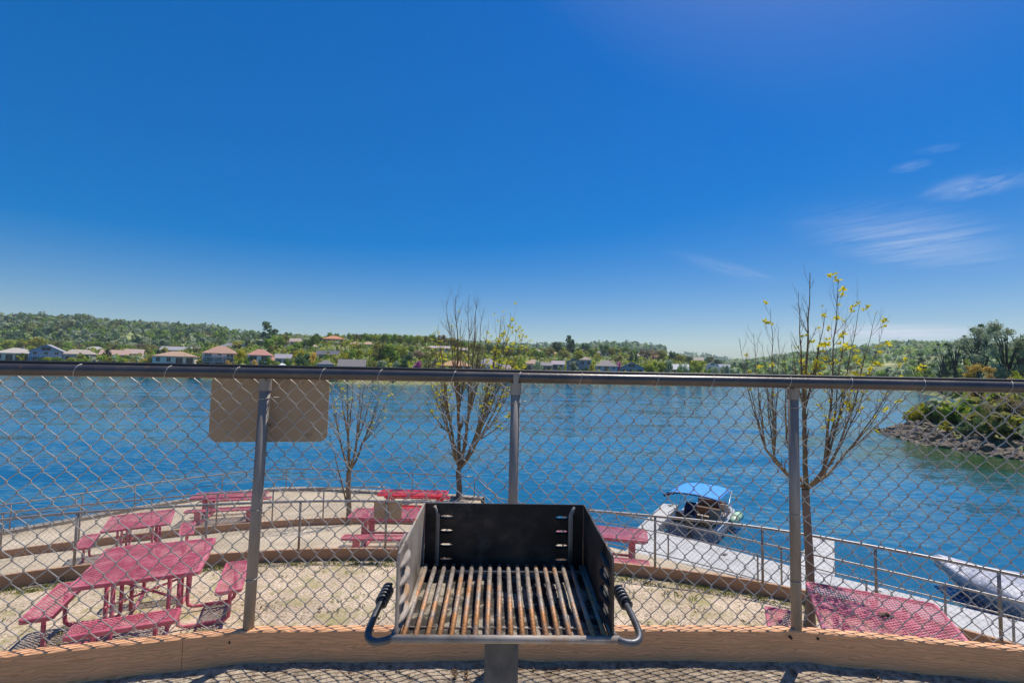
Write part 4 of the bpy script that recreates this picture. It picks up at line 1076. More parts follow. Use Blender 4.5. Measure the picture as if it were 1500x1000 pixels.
# right-hand bank and its rocky spit
RSH = [(74,12),(58,22),(48,32),(42.6,40.5),(41.8,46),(42.6,52),(45.2,59.0),(49.5,60.3),(55,60.5),(60,63.5),(68,71.5),(80,84),(100,105),(130,140),(172,200),(215,290),(300,430)]
RSH = [Vector(p) for p in RSH]
def rdist(p):
    """signed distance inland from the right shore"""
    best = 1e9; sg = 1
    for a, b in zip(RSH, RSH[1:]):
        ab = b-a; t = max(0, min(1, (p-a).dot(ab)/ab.length_squared)); q = a+ab*t; d = (p-q).length
        if d < best-1e-9: best = d; sg = 1 if (ab.x*(p.y-a.y)-ab.y*(p.x-a.x)) < 0 else -1
    return best*sg
def rz_(p):
    d = rdist(p)
    if d < 0: return ZW+max(-1.2, d*.35)
    far = max(0, min(1, (p.x-44)/22))
    return ZW+min(1.15, d*.42)*(1+.5*far)+max(0, d-2.5)*(.02+.19*far)*(1+.15*noise.noise((p.x*.05, p.y*.05, 2)))+.25*noise.noise((p.x*.4, p.y*.4, 8))*min(1, max(0, d)*.3)
gx = np.concatenate([np.arange(36,80,1.0), np.arange(80,150,3), np.arange(150,420,9)]); gy = np.concatenate([np.arange(6,90,1.2), np.arange(90,160,4), np.arange(160,480,10)])
V = []; 
for x in gx:
    for y in gy: V.append((x, y, rz_(Vector((float(x), float(y))))))
ny = len(gy); Fq = [(i*ny+j, (i+1)*ny+j, (i+1)*ny+j+1, i*ny+j+1) for i in range(len(gx)-1) for j in range(ny-1)]
Va = np.array(V); Fq = [f for f in Fq if max(Va[list(f), 2]) > ZW-1.1]
tag(link('rocky_bank', npmesh('rocky_bank', V, Fq), M['slope_right'], None, True), kind='structure')
rk = MB(); rnd = random.Random(21)
rs_ = resample(RSH[1:10], 300)
for _ in range(1500):
    i = rnd.randint(0,297); p = rs_[i]; tn = (rs_[i+1]-p).normalized(); nn = Vector((tn.y, -tn.x)); d = rnd.uniform(-.35,1.0)**1*2.6 if rnd.random() < .75 else rnd.uniform(0,4.2)
    q = p+nn*d+Vector((rnd.uniform(-.2,.2), rnd.uniform(-.2,.2))); pebble(rk, (q.x, q.y, rz_(q)+.03), rnd.choice((.12,.18,.25,.3,.4,.55)), rnd)
tag(rk.build('shore_rocks', M['rock']), kind='stuff')
#@@VEGETATION
# ------------------------------------------------------------------ foliage builders
def clumps(seed, n, rad, lobes, size, squash=1.0, hollow=.55, flat=.0):
    """numpy leaf-clump crown: lobes = list of (x,y,z,r); returns verts, quads"""
    rg = np.random.default_rng(seed); lobes = np.array(lobes, float); wts = lobes[:,3]**2; wts /= wts.sum()
    idx = rg.choice(len(lobes), n, p=wts)
    d = rg.normal(size=(n,3)); d /= np.linalg.norm(d, axis=1)[:,None]
    r = lobes[idx,3]*(hollow+(1-hollow)*rg.random(n)**.6)*(1+.22*rg.normal(size=n))
    c = lobes[idx,:3]+d*r[:,None]*np.array([1,1,squash])
    nrm = d*.75+rg.normal(size=(n,3))*.6; nrm[:,2] += .25; nrm /= np.linalg.norm(nrm, axis=1)[:,None]
    a = np.cross(nrm, rg.normal(size=(n,3))); a /= np.linalg.norm(a, axis=1)[:,None]; b = np.cross(nrm, a)
    s = size*(.55+.9*rg.random(n))[:,None]
    k = .35*rg.normal(size=(n,4,1))
    Q = np.stack([c-a*s*(1+k[:,0])-b*s*.5, c+a*s*.5-b*s*(1+k[:,1])*.8, c+a*s*(1+k[:,2])+b*s*.5, c-a*s*.4+b*s*(1+k[:,3])*.8], axis=1)
    return Q.reshape(-1,3), np.arange(n*4).reshape(-1,4)
def lobes_round(seed, w, h, z0, n=9):
    rg = random.Random(seed); L = [(0,0,z0+h*.5,min(w,h)*.30)]
    for i in range(n):
        a = rg.uniform(0,2*PI); e = rg.uniform(-.8,1); rr = math.sqrt(1-min(1, e*e)*.75)
        L.append((w*.33*rr*math.cos(a), w*.33*rr*math.sin(a), z0+h*(.5+.33*e), min(w,h)*rg.uniform(.14,.24)))
    return L
PROTO = {}
def proto(kind, shape, seed):
    """unit tree 1 m tall (scaled later). crown + trunk meshes"""
    k = (kind, shape, seed)
    if k in PROTO: return PROTO[k]
    if shape == 'round': lb = lobes_round(seed, .95, .78, .20); n, s = 640, .040
    elif shape == 'tall': lb = lobes_round(seed, .52, .88, .10, 12); n, s = 580, .034
    elif shape == 'cone': lb = [(0,0,.1+.85*i/9,.20*(1-i/10.5)+.015) for i in range(10)]; n, s = 540, .029
    elif shape == 'pine':
        rg = random.Random(seed); lb = []
        for i in range(11):
            z = .42+.055*i; a = rg.uniform(0,6.28); q = .17*(1-.45*i/11); lb.append((q*math.cos(a), q*math.sin(a), z, .085))
        n, s = 420, .031
    elif shape == 'shrub': lb = lobes_round(seed, 1.25, .9, .05, 8); n, s = 540, .048
    elif shape == 'airy':
        lb = lobes_round(seed, .9, .72, .26, 14); lb = [(x, y, z, r*.8) for x, y, z, r in lb]; n, s = 340, .037
    V, Q = clumps(seed, n, 1, lb, s)
    crown = npmesh('crown', V, Q); crown.materials.append(LEAF[kind])
    t = MB(); top = .75 if shape in ('pine','cone') else .5
    t.tube([(0,0,-.04), (.01,0,top*.5), (0,.01,top)], [.028,.02,.008], 6)
    if shape in ('round','airy','tall'):
        rg = random.Random(seed+1)
        for i in range(4):
            a = rg.uniform(0,6.28); t.tube([(0,0,.25), (.14*math.cos(a), .14*math.sin(a), .5), (.22*math.cos(a), .22*math.sin(a), .68)], [.014,.009,.004], 5)
    me = bpy.data.meshes.new('trunk'); me.from_pydata(t.v, [], t.f); me.update(); me.materials.append(M['bark_dark'])
    PROTO[k] = (crown, me); return PROTO[k]
def put_tree(kind, shape, seed, loc, h, w, name, rz=None):
    crown, tr = proto(kind, shape, seed); e = empty(name, loc, random.uniform(0,6.28) if rz is None else rz)
    for nm, me in (('crown', crown), ('trunk', tr)):
        o = bpy.data.objects.new(nm, me); COL.objects.link(o); o.parent = e
    e.scale = (w, w, h); return e
# forests: masses too many to count, one object each
def forest(name, spots, hmin, hmax, kinds, per=26, seed=0, patch=0):
    """spots: (x,y,z) list; writes one mesh with several leaf materials"""
    rg = np.random.default_rng(seed); Vs = []; mi = []
    if patch: spots = [p for p in spots if noise.noise((p[0]*patch, p[1]*patch*.6, 40+seed)) > -.22 or rg.random() < .22]
    for k, p in enumerate(spots):
        h = rg.uniform(hmin, hmax)*(1+(.35*noise.noise((p[0]*patch*2.3, p[1]*patch*2.3, 9)) if patch else 0)); pk = [q[1] for q in kinds]
        if patch:
            f = noise.noise((p[0]*patch*1.4, p[1]*patch, 70+seed)); pk = [w_*max(.05, 1+(2.2*f if i % 2 else -2.2*f)) for i, w_ in enumerate(pk)]; sm_ = sum(pk); pk = [w_/sm_ for w_ in pk]
        w = h*rg.uniform(.55,.95); n = per
        d = rg.normal(size=(n,3)); d /= np.linalg.norm(d, axis=1)[:,None]
        c = d*(rg.random((n,1))**.4)*np.array([w*.5, w*.5, h*.42])+np.array([0,0,h*.55])+np.array(p)
        nrm = d+rg.normal(size=(n,3))*.6; nrm /= np.linalg.norm(nrm, axis=1)[:,None]
        a = np.cross(nrm, rg.normal(size=(n,3))); a /= np.linalg.norm(a, axis=1)[:,None]; b = np.cross(nrm, a); s = h*.13*(.6+.8*rg.random((n,1)))
        Vs.append(np.stack([c-a*s-b*s*.6, c+a*s*.7-b*s, c+a*s+b*s*.6, c-a*s*.6+b*s], axis=1).reshape(-1,3)); mi.append(np.full(n, rg.choice(len(kinds), p=pk)))
    V = np.concatenate(Vs); me = npmesh(name, V, np.arange(len(V)).reshape(-1,4))
    for q in kinds: me.materials.append(LEAF[q[0]])
    me.polygons.foreach_set('material_index', np.concatenate(mi).astype(np.int32)); me.update()
    return tag(link(name, me, None), kind='stuff')
rnd = random.Random(31)
def scatter(n, x0, x1, Yr, Yf, zf, bias=1.0, ridge_extra=0, tab=None):
    S = []
    while len(S) < n:
        x = rnd.uniform(x0, x1); Y = Yf+(Yr-Yf)*rnd.random()**bias; S.append((tan_az(x)*Y, Y, zf(x, Y)-.6))
    for _ in range(ridge_extra):
        x = rnd.uniform(x0, x1); Y = Yr-rnd.uniform(0,12); S.append((tan_az(x)*Y, Y, zf(x, Y)-.6))
    return S
forest('hillside_forest', scatter(4200, -420, 540, 900, 480, zr_1, .8, 260), 7, 15, [('dark',.34),('green',.26),('grey',.30),('olive',.10)], 24, 1, .012)
forest('mesa_forest', scatter(2600, 380, 976, 1500, 850, zr_2, .7, 230), 10, 19, [('dark',.5),('green',.2),('grey',.3)], 18, 2, .008)
forest('distant_forest', scatter(700, 960, 1300, 2300, 1650, zr_3, .6, 120), 14, 24, [('dark',.6),('grey',.4)], 14, 3)
forest('inlet_forest', scatter(3000, 1020, 1640, 1150, 520, zr_4, .75, 220), 7, 14, [('dark',.36),('green',.30),('grey',.28),('olive',.06)], 20, 4, .010)
#@@HOUSES
# ------------------------------------------------------------------ lakeside houses
HOUSES = []
def ground_at(x, yb, lo=9):
    """distance at which the sight line through the photo's base row meets the bank"""
    S = interp(SHORE, x); s_ = slope(x, yb); Y = S+lo
    while Y < S+300:
        if bank_z(x, Y)/Y >= s_: return Y
        Y += 2
    return S+236
def house(x0, x1, yr, yb, wall, roof, style, phrase, lab, front=False, storeys=1, deck=False, chimney=False, gable=False, posts=False, dep=.8, rz=0, extra=None, cat='house'):
    xc = (x0+x1)/2; Y = interp(SHORE, xc)+(9 if front is True else front) if front else ground_at(xc, yb)
    zg_ = bank_z(xc, Y)-.3; t = tan_az(xc); w = abs(tan_az(x1)-tan_az(x0))*Y
    ztop = slope(xc, yr)*Y; H = max(2.6+1.2, ztop-zg_); hr = min(max(1.2, H*.36), w*.28); hw = H-hr; dp = max(6, w*dep)
    e = empty('house', (t*Y, Y, zg_), math.atan2(-t, 1)*.75+R(rz), label=lab, cat=cat, group='houses on the far lake bank')
    wl, rf = paint(tuple(min(.85, q*1.3) for q in wall)), roofpaint(roof)
    m_ = MB(); m_.box(-w/2, w/2, 0, dp, -.5, hw)
    ov = .55
    if gable:   # gable end faces the lake
        m_.add([(-w/2,0,hw),(w/2,0,hw),(0,0,H-.15),(-w/2,dp,hw),(w/2,dp,hw),(0,dp,H-.15)], [(0,1,2),(5,4,3)])
    elif style == 'gable':
        m_.add([(-w/2,0,hw),(-w/2,dp,hw),(-w/2,dp/2,H-.15),(w/2,0,hw),(w/2,dp,hw),(w/2,dp/2,H-.15)], [(0,2,1),(3,4,5)])
    m_.build('wall', wl, e)
    r_ = MB(); a, b, c, d = -w/2-ov, w/2+ov, -ov, dp+ov; th = .22
    if gable:
        k = hr/(w/2); lo = hw-ov*k
        for sx in (-1, 1):
            r_.add([(0,c,H),(0,d,H),(sx*(w/2+ov),d,lo),(sx*(w/2+ov),c,lo),(0,c,H-th),(0,d,H-th),(sx*(w/2+ov),d,lo-th),(sx*(w/2+ov),c,lo-th)], [(0,1,2,3),(7,6,5,4),(0,3,7,4),(2,1,5,6),(3,2,6,7)])
    elif style == 'gable':
        k = hr/(dp/2); lo = hw-ov*k
        for y0_, y1_ in ((c, dp/2), (d, dp/2)):
            r_.add([(a,y1_,H),(b,y1_,H),(b,y0_,lo),(a,y0_,lo),(a,y1_,H-th),(b,y1_,H-th),(b,y0_,lo-th),(a,y0_,lo-th)], [(0,1,2,3),(7,6,5,4),(0,3,7,4),(2,1,5,6),(3,2,6,7)])
    else:
        ins = min(w/2-.3, dp/2*.95); lo = hw-.15
        r_.add([(a,c,lo),(b,c,lo),(b,d,lo),(a,d,lo),(a+ins+ov,dp/2,H),(b-ins-ov,dp/2,H),(a,c,lo-th),(b,c,lo-th),(b,d,lo-th),(a,d,lo-th)],
               [(0,1,5,4),(2,3,4,5),(1,2,5),(3,0,4),(0,6,7,1),(1,7,8,2),(2,8,9,3),(3,9,6,0),(9,8,7,6)])
    ro = r_.build('roof', rf, e)
    if chimney:
        q = MB(); q.box(w*.12, w*.12+.9, dp*.45, dp*.45+.7, hw, H+.9); q.build('chimney', paint((.45,.36,.30)), ro)
    # windows and doors
    rg = random.Random(int(x0*7+yb)); sh = hw/storeys; nwin = max(2, min(6, int(w/3.2)))
    for s_ in range(storeys):
        for i in range(nwin):
            wx = -w/2+w*(i+.5)/nwin; big = rg.random() < .35 or (s_ == 0 and i == nwin//2); ww = min(w/nwin*.72, 2.6 if big else 1.5); z0 = s_*sh+(.15 if big else sh*.34); z1 = s_*sh+sh*.80
            fm = MB(); fm.box(wx-ww/2-.10, wx+ww/2+.10, -.05, -.005, z0-.08, z1+.1); fo = fm.build('door' if (big and s_ == 0 and i == nwin//2) else 'window', M['trim'], e)
            gl = MB(); gl.box(wx-ww/2, wx-.04, -.09, -.055, z0, z1); gl.box(wx+.04, wx+ww/2, -.09, -.055, z0, z1); gl.build('pane', M['glass'], fo)
    if gable:
        q = MB(); q.box(-w*.14, -.1, -.05, -.005, hw+.15, hw+hr*.55); q.box(.1, w*.14, -.05, -.005, hw+.15, hw+hr*.55); q.build('gable_window', M['glass'], e)
    if deck:
        for s_ in range(1, storeys) if storeys > 1 else (0,):
            z0 = s_*sh-.05 if storeys > 1 else .2
            q = MB(); q.box(-w*.48, w*.48, -2.2, -.01, z0-.2, z0); do = q.build('balcony', M['trim'], e)
            q = MB(); q.box(-w*.48, w*.48, -2.2, -2.12, z0+.95, z0+1.05)
            for i in range(9): xx = -w*.48+w*.96*i/8; q.box(xx-.05, xx+.05, -2.2, -2.12, z0, z0+.95)
            q.build('balustrade', M['trim'], do)
            q = MB()
            for i in range(4): xx = -w*.46+w*.92*i/3; q.box(xx-.13, xx+.13, -2.18, -1.92, -.4, z0-.2)
            q.build('balcony_post', wl, do)
    if posts:
        for i in range(5):
            xx = -w*.47+w*.94*i/4; q = MB(); q.box(xx-.2, xx+.2, -1.9, -1.5, -.3, hw-.25); q.build('porch_column', M['trim'], e)
        q = MB(); q.box(-w*.5, w*.5, -2.0, -.56, hw-.25, hw-.02); q.build('porch_roof', rf, e)
    if extra: extra(e, w, hw, H, dp, wl, rf)
    HOUSES.append((t*Y, Y, xc, phrase)); return e
tan_r = (.47,.39,.31); tile = (.52,.24,.13); pinkt = (.50,.33,.26); grey_r = (.23,.23,.26); cream = (.62,.54,.43); pale_r = (.48,.44,.40)
def wing(wall, roof, side, frac, hfrac):
    def f(e, w, hw, H, dp, wl, rf):
        ww = w*frac; x0_ = w/2 if side > 0 else -w/2-ww; h2 = hw*hfrac; q = MB(); q.box(x0_+(.01 if side > 0 else 0), x0_+ww-(0 if side > 0 else .01), .6, dp*.85, -.5, h2); q.build('wing_wall', paint(wall), e)
        r_ = MB(); a, b, c, d = x0_-.3, x0_+ww+.5, .1, dp*.85+.5; hh = h2+(H-hw)*.75
        r_.add([(a,c,h2),(b,c,h2),(b,d,h2),(a,d,h2),(a+ww*.25,(c+d)/2,hh),(b-ww*.3,(c+d)/2,hh)], [(0,1,5,4),(2,3,4,5),(1,2,5),(3,0,4),(3,2,1,0)]); r_.build('wing_roof', roofpaint(roof), e)
        for i in range(3):
            wx = x0_+ww*(i+.5)/3; fm = MB(); fm.box(wx-.9, wx+.9, .555, .595, .4, h2*.82); fo = fm.build('window', M['trim'], e)
            gl = MB(); gl.box(wx-.8, wx+.8, .52, .55, .5, h2*.78); gl.build('pane', M['glass'], fo)
    return f
house(-62,-8,510,530,cream,tan_r,'hip','leftmost cream house','cream house with tan hip roof at the far left edge',front=26)
house(0,40,509,529,(.55,.48,.40),(.52,.46,.39),'hip','pale cream hipped house','pale cream hip-roofed house at the left edge of the far bank',front=14,chimney=True)
house(49,84,504,529,(.20,.26,.33),(.36,.34,.36),'gable','blue-grey gabled house','large blue-grey house with a tall glazed gable facing the lake',front=12,storeys=2,gable=True,deck=True,extra=wing((.34,.36,.42),tan_r,1,1.05,.78))
house(122,150,507,521,cream,pale_r,'hip','tan house behind the blue-grey one','tan hip-roofed house behind the blue-grey gabled house')
house(150,182,512,524,(.56,.38,.30),pinkt,'gable','low salmon house','low salmon house with a long roof right of the blue-grey gabled house',front=34)
house(184,205,511,524,(.60,.46,.38),(.55,.40,.33),'gable','small peach house','small peach-walled house with red-patched roof beside the low salmon house',front=44)
house(210,228,512,520,cream,pinkt,'hip','tiny pink-roofed house','tiny pink-roofed cottage between the trees left of the brown-tiled house')
house(238,284,507,522,(.36,.38,.40),(.34,.33,.34),'gable','dark-gabled house','grey house with dark gable just behind the brown-tiled lakeside house',chimney=True)
house(229,280,514,531,(.62,.54,.44),(.46,.30,.20),'hip','brown-tiled house','cream house with a wide brown-tiled roof on the shore, left of the three-storey house',front=10)
house(300,341,506,531,(.50,.33,.29),(.50,.29,.20),'hip','three-storey pink house','three-storey pink house with full-width balconies on the shore',front=9,storeys=3,deck=True)
house(320,350,502,512,(.42,.40,.40),grey_r,'hip','grey hilltop house','grey-roofed house above and behind the three-storey pink house')
house(354,372,500,511,(.50,.50,.52),grey_r,'gable','small grey gabled house','small grey gabled house left of the white double-gabled house',gable=True)
house(374,390,497,507,(.62,.58,.54),pale_r,'gable','white hill house','white house on the hill beneath the tall lone pine',storeys=2)
house(364,394,511,531,(.66,.60,.56),(.56,.27,.20),'hip','red-roofed white house','white two-tier house with coral-red roof right of the three-storey pink house',front=10,storeys=2,extra=wing((.6,.5,.46),(.56,.27,.20),1,.35,.55))
house(404,424,518,531,(.44,.43,.48),(.36,.33,.35),'gable','lavender cottage','low lavender-grey cottage on the shore right of the coral-roofed house',front=12)
house(424,447,495,508,(.58,.50,.44),(.44,.34,.28),'gable','brown-roofed hill house','long brown-roofed house high on the hill left of the orange-tiled mansion')
house(471,502,491,505,(.60,.48,.36),(.60,.26,.13),'hip','orange-tiled mansion','mansion with orange tile roof and column porch on the hilltop',posts=True)
house(464,494,513,528,(.25,.33,.35),(.12,.12,.14),'gable','charcoal-roofed house','house with charcoal roof and teal end wall halfway up the hill')
house(511,528,500,510,(.56,.46,.42),pinkt,'hip','pink-roofed hill house','pink-roofed house on the hill right of the orange-tiled mansion')
house(529,547,500,510,(.60,.44,.36),(.55,.35,.24),'hip','terracotta hill house','small terracotta-roofed house among trees near the hilltop')
house(466,486,527,538,(.32,.30,.28),(.19,.18,.19),'hip','grey boathouse','low grey boathouse on the shore below the charcoal-roofed house',front=3,cat='boathouse')
house(497,533,526,538,(.36,.33,.30),(.22,.20,.19),'gable','long grey lakeside house','long grey lakeside house behind a pale fence, right of the boathouse',front=5,deck=True)
house(582,604,513,527,(.26,.25,.25),(.44,.38,.34),'gable','dark hill house','dark-walled house halfway up the hill above the pink redbud',gable=True)
house(626,658,506,515,(.58,.52,.46),(.50,.42,.38),'gable','long pale-roofed house','long pale-roofed house near the hilltop behind the tall sapling')
house(644,690,527,544,(.62,.58,.55),(.58,.33,.18),'hip','orange-roofed white house','white lakeside house with orange roof seen through the tall sapling',front=9,storeys=2)
house(694,734,525,544,(.56,.52,.52),(.34,.32,.34),'hip','white columned house','white two-storey house with a columned porch on the shore',front=8,storeys=2,deck=True,extra=wing((.5,.46,.46),(.38,.3,.28),1,.4,.6))
house(770,792,526,537,(.55,.40,.34),(.54,.36,.26),'hip','salmon-roofed house','salmon-roofed house on the shore right of the white columned house',front=22)
house(792,808,530,544,(.18,.19,.21),(.30,.26,.25),'gable','dark shore house','dark narrow house on the shore beside the salmon-roofed house',front=10)
house(809,826,528,543,(.62,.52,.50),(.46,.38,.38),'gable','pinkish shore house','pinkish-white narrow house right of the dark shore house',front=10,storeys=2)
house(830,850,524,541,(.26,.31,.36),(.20,.21,.24),'gable','slate-blue house','slate-blue house with grey roof joined to a tan-roofed house',front=12,storeys=2,gable=True)
house(850,866,522,541,(.30,.34,.38),(.40,.31,.25),'hip','tan-topped blue house','tan-roofed blue-grey house right of the slate-blue house',front=16,storeys=2)
house(873,904,527,546,(.25,.33,.38),(.33,.28,.25),'hip','teal-grey house','teal-grey lakeside house with white deck left of the pink-blossom tree',front=9,storeys=2,deck=True)
house(909,942,530,547,(.22,.27,.29),(.20,.19,.19),'gable','grey-green house','grey-green lakeside house with dark gable right of the pink-blossom tree',front=8,deck=True,gable=True)
house(905,922,513,520,(.56,.54,.54),(.45,.45,.48),'hip','white ridge house','white house on the ridge above the teal-grey house')
house(934,950,518,526,(.60,.52,.46),tan_r,'gable','tan ridge house','tan ridge house just right of the dark cypress')
house(983,1008,533,545,(.54,.50,.46),(.72,.70,.68),'gable','white-roofed house','house with a bright white gable roof among lime-green trees',front=14)
house(1036,1052,530,544,(.56,.58,.62),(.44,.44,.48),'gable','pale blue house','pale blue-grey house near the right end of the far bank',front=30,gable=True)
house(1054,1068,533,545,(.60,.60,.62),(.40,.42,.46),'gable','last white house','small white house, rightmost on the far bank',front=24)
for k, (x0_, x1_, yr_, yb_, wl_, rf_, ph_, lb_) in enumerate([
 (402,420,499,508,(.5,.44,.38),pinkt,'rosy hilltop cottage','rosy-roofed cottage on the hill left of the brown-roofed hill house'),
 (452,464,505,512,(.52,.5,.46),tan_r,'tan mid-slope cottage','tan-roofed cottage on the slope left of the charcoal-roofed house'),
 (553,566,494,502,(.55,.45,.38),tile,'orange skyline house','small orange-roofed house on the skyline right of the terracotta hill house'),
 (596,612,497,505,(.5,.46,.42),grey_r,'grey skyline house','grey-roofed house near the skyline above the dark hill house'),
 (668,684,509,517,(.45,.42,.40),tan_r,'tan sapling house','tan-roofed house behind the twigs of the tall sapling'),
 (706,722,512,519,(.56,.5,.46),pinkt,'rosy mid-slope house','rosy-roofed house on the slope above the white columned house'),
 (742,758,513,521,(.48,.46,.46),grey_r,'grey mid-slope house','grey-roofed house on the slope right of the middle fence post'),
 (778,794,511,519,(.55,.47,.40),tan_r,'tan slope house','tan house on the slope above the salmon-roofed house'),
 (800,814,515,523,(.5,.40,.36),tile,'red-brown slope house','red-brown-roofed house on the slope above the pinkish shore house'),
 (852,868,508,516,(.5,.48,.46),pale_r,'pale slope house','pale-roofed house on the slope above the tan-topped blue house'),
 (876,892,514,522,(.46,.44,.44),grey_r,'grey house above the deck','grey-roofed house on the slope directly above the teal-grey house'),
 (953,968,519,527,(.56,.46,.38),tile,'orange end house','orange-roofed house near the end of the mesa'),
 (1012,1030,523,531,(.55,.5,.45),tan_r,'tan far-end house','tan-roofed house above the lime-green tree near the far end of the bank'),
 (988,1003,522,529,(.5,.48,.46),grey_r,'grey far-end house','grey-roofed house above the white-roofed one near the far end')]):
    house(x0_, x1_, yr_, yb_, wl_, rf_, 'hip' if k % 2 else 'gable', ph_, lb_)
# patio umbrella by the lavender cottage, teal umbrella by the salmon house
def umbrella(px, Y_off, c, lab):
    Y = interp(SHORE, px)+Y_off; t = tan_az(px); z = bank_z(px, Y)
    e = empty('patio_umbrella', (t*Y, Y, z), label=lab, cat='umbrella'); q = MB(); q.lathe([(0,3.0),(1.9,2.2),(1.9,2.1)], n=10); q.build('canopy', paint(c), e); q = MB(); q.tube([(0,0,0),(0,0,2.9)], .04, 6); q.build('pole', M['trim'], e)
umbrella(413, 6, (.75,.75,.75), 'white patio umbrella in front of the lavender cottage')
umbrella(166, 26, (.05,.36,.34), 'teal patio umbrella beside the low salmon house')
#@@TREES
# ------------------------------------------------------------------ trees of the far bank, each a thing
WORD = {'lime':'lime-green','green':'mid-green','olive':'olive-green','dark':'dark green','grey':'grey-green','gold':'golden','pink':'pink-blossom','tan':'tan half-bare','yellow':'yellow-green'}
SHAPE = {'round':'round-crowned tree','tall':'tall upright tree','cone':'cone-shaped conifer','pine':'tall pine with bare trunk','shrub':'bushy shrub','airy':'loose-crowned tree'}
CATS = {'round':'tree','tall':'tree','cone':'conifer','pine':'pine','shrub':'shrub','airy':'tree'}
NAMES = {'round':'round_tree','tall':'upright_tree','cone':'conifer_tree','pine':'pine_tree','shrub':'shrub','airy':'airy_tree'}
USED = {}
def tree_label(X, Y, xc, kind, shape, h):
    c = sorted(HOUSES, key=lambda q: (q[0]-X)**2+((q[1]-Y)*.6)**2)
    size = ['', 'small ', 'large ', 'broad ', 'slender ']
    for sz in size:
        for hh in c[:4]:
            dx = xc-hh[2]; dy = Y-hh[1]
            rel = 'behind' if dy > 12 and abs(dx) < 14 else 'in front of' if dy < -4 and abs(dx) < 14 else 'just left of' if dx < 0 else 'just right of'
            up = ' and above' if dy > 30 and rel != 'behind' else ''
            if sz == 'small ' and h > 6: continue
            if sz == 'large ' and h < 8: continue
            l = f'{sz}{WORD[kind]} {SHAPE[shape]} {rel}{up} the {hh[3]}'
            if l not in USED and len(l.split()) <= 16: USED[l] = 1; return l
    l = f'{WORD[kind]} {SHAPE[shape]} in the row near the {c[0][3]}'
    return l
def vt(px, ytop, ybase, wpx, kind, shape, front=None, lab=None):
    Y = interp(SHORE, px)+front if front is not None else ground_at(px, ybase)
    z = bank_z(px, Y)-.2; ztop = slope(px, ytop)*Y; h = max(1.6, ztop-z); w = wpx/700*Y*1.15
    e = put_tree(kind, shape, random.randint(1,2), (tan_az(px)*Y, Y, z), h, w/(1.25 if shape == 'shrub' else .55 if shape == 'tall' else .42 if shape in ('cone','pine') else .95), NAMES[shape])
    tag(e, lab or tree_label(tan_az(px)*Y, Y, px, kind, shape, h), CATS[shape], 'trees and shrubs on the far bank')
T = [(8,497,516,24,'lime','round'),(36,496,514,24,'lime','round'),(51,492,514,24,'yellow','round'),(64,494,514,22,'lime','airy'),(80,498,514,20,'olive','round'),(-20,499,515,26,'olive','round'),
 (100,500,514,18,'green','round'),(112,502,514,18,'olive','airy'),(122,502,513,16,'tan','airy'),(136,499,512,20,'green','round'),(150,499,512,18,'green','round'),(165,502,514,18,'olive','round'),(180,503,514,18,'green','round'),(195,504,515,20,'olive','airy'),(206,501,516,12,'tan','tall'),(220,503,514,18,'olive','round'),(232,506,516,18,'tan','airy'),(255,503,512,20,'olive','round'),(282,504,516,16,'grey','round'),(292,509,520,16,'grey','round'),
 (312,502,512,16,'lime','round'),(318,505,512,14,'green','round'),(345,498,510,20,'yellow','airy'),(362,494,508,12,'dark','cone'),(371,498,512,12,'dark','cone'),(350,503,513,16,'olive','round'),
 (392,494,520,16,'green','tall'),(404,491,512,20,'green','round'),(414,489,510,18,'olive','round'),(400,505,522,16,'olive','round'),(438,499,514,16,'green','round'),(449,492,513,16,'grey','tall'),(457,490,514,18,'green','round'),(463,488,506,14,'dark','round'),(486,487,500,20,'green','round'),(505,497,514,14,'lime','airy'),(519,500,514,14,'yellow','airy'),
 (512,488,502,16,'green','round'),(524,488,502,18,'olive','round'),(537,488,502,18,'green','round'),(549,490,505,16,'lime','round'),(560,488,506,18,'green','round'),(573,488,506,18,'green','round'),(585,490,506,16,'olive','round'),(597,489,507,18,'green','round'),(610,490,508,18,'lime','round'),(622,491,508,16,'olive','round'),(634,489,508,18,'green','round'),(646,488,510,14,'tan','tall'),(663,494,512,18,'olive','round'),(676,499,514,18,'green','round'),(690,502,516,18,'lime','round'),(700,505,518,16,'olive','round'),
 (510,512,530,20,'green','round'),(523,511,528,18,'lime','round'),(505,515,532,12,'yellow','airy'),(541,510,532,20,'lime','airy'),(556,497,536,24,'olive','tall'),(571,500,537,26,'green','tall'),(548,505,530,18,'olive','airy'),(586,506,530,18,'lime','round'),(596,518,538,18,'dark','round'),(606,506,520,18,'green','round'),(614,512,532,20,'tan','round'),(630,513,534,20,'olive','airy'),(641,514,532,16,'yellow','airy'),
 (436,512,531,18,'yellow','round'),(430,507,530,12,'dark','tall'),(716,503,521,12,'dark','round'),(705,510,526,16,'olive','airy'),(728,510,526,18,'lime','round'),(742,509,526,18,'olive','round'),(755,508,526,16,'green','round'),(768,508,524,18,'olive','airy'),(780,511,528,18,'lime','round'),(790,513,530,16,'green','round'),(803,509,526,18,'olive','round'),(816,498,520,14,'dark','tall'),(836,494,520,13,'dark','tall'),(846,511,534,16,'lime','tall'),(857,502,520,14,'dark','round'),(868,510,524,16,'green','round'),(884,503,524,18,'dark','round'),(896,508,526,14,'olive','round'),(914,507,516,16,'green','round'),(925,509,533,8,'dark','cone'),(932,514,532,7,'dark','cone'),(944,511,528,18,'tan','round'),(958,511,528,18,'tan','airy'),(970,512,530,18,'olive','round'),(984,514,532,14,'dark','round'),(905,520,533,14,'olive','round'),(1010,521,536,18,'dark','airy'),(995,520,534,14,'olive','round'),(1052,524,540,12,'dark','tall'),(1040,521,534,14,'olive','round'),(825,512,530,16,'olive','round'),(875,516,532,12,'yellow','airy'),(920,520,532,14,'olive','airy'),(1072,528,546,16,'grey','round'),(1090,530,546,18,'dark','round')]
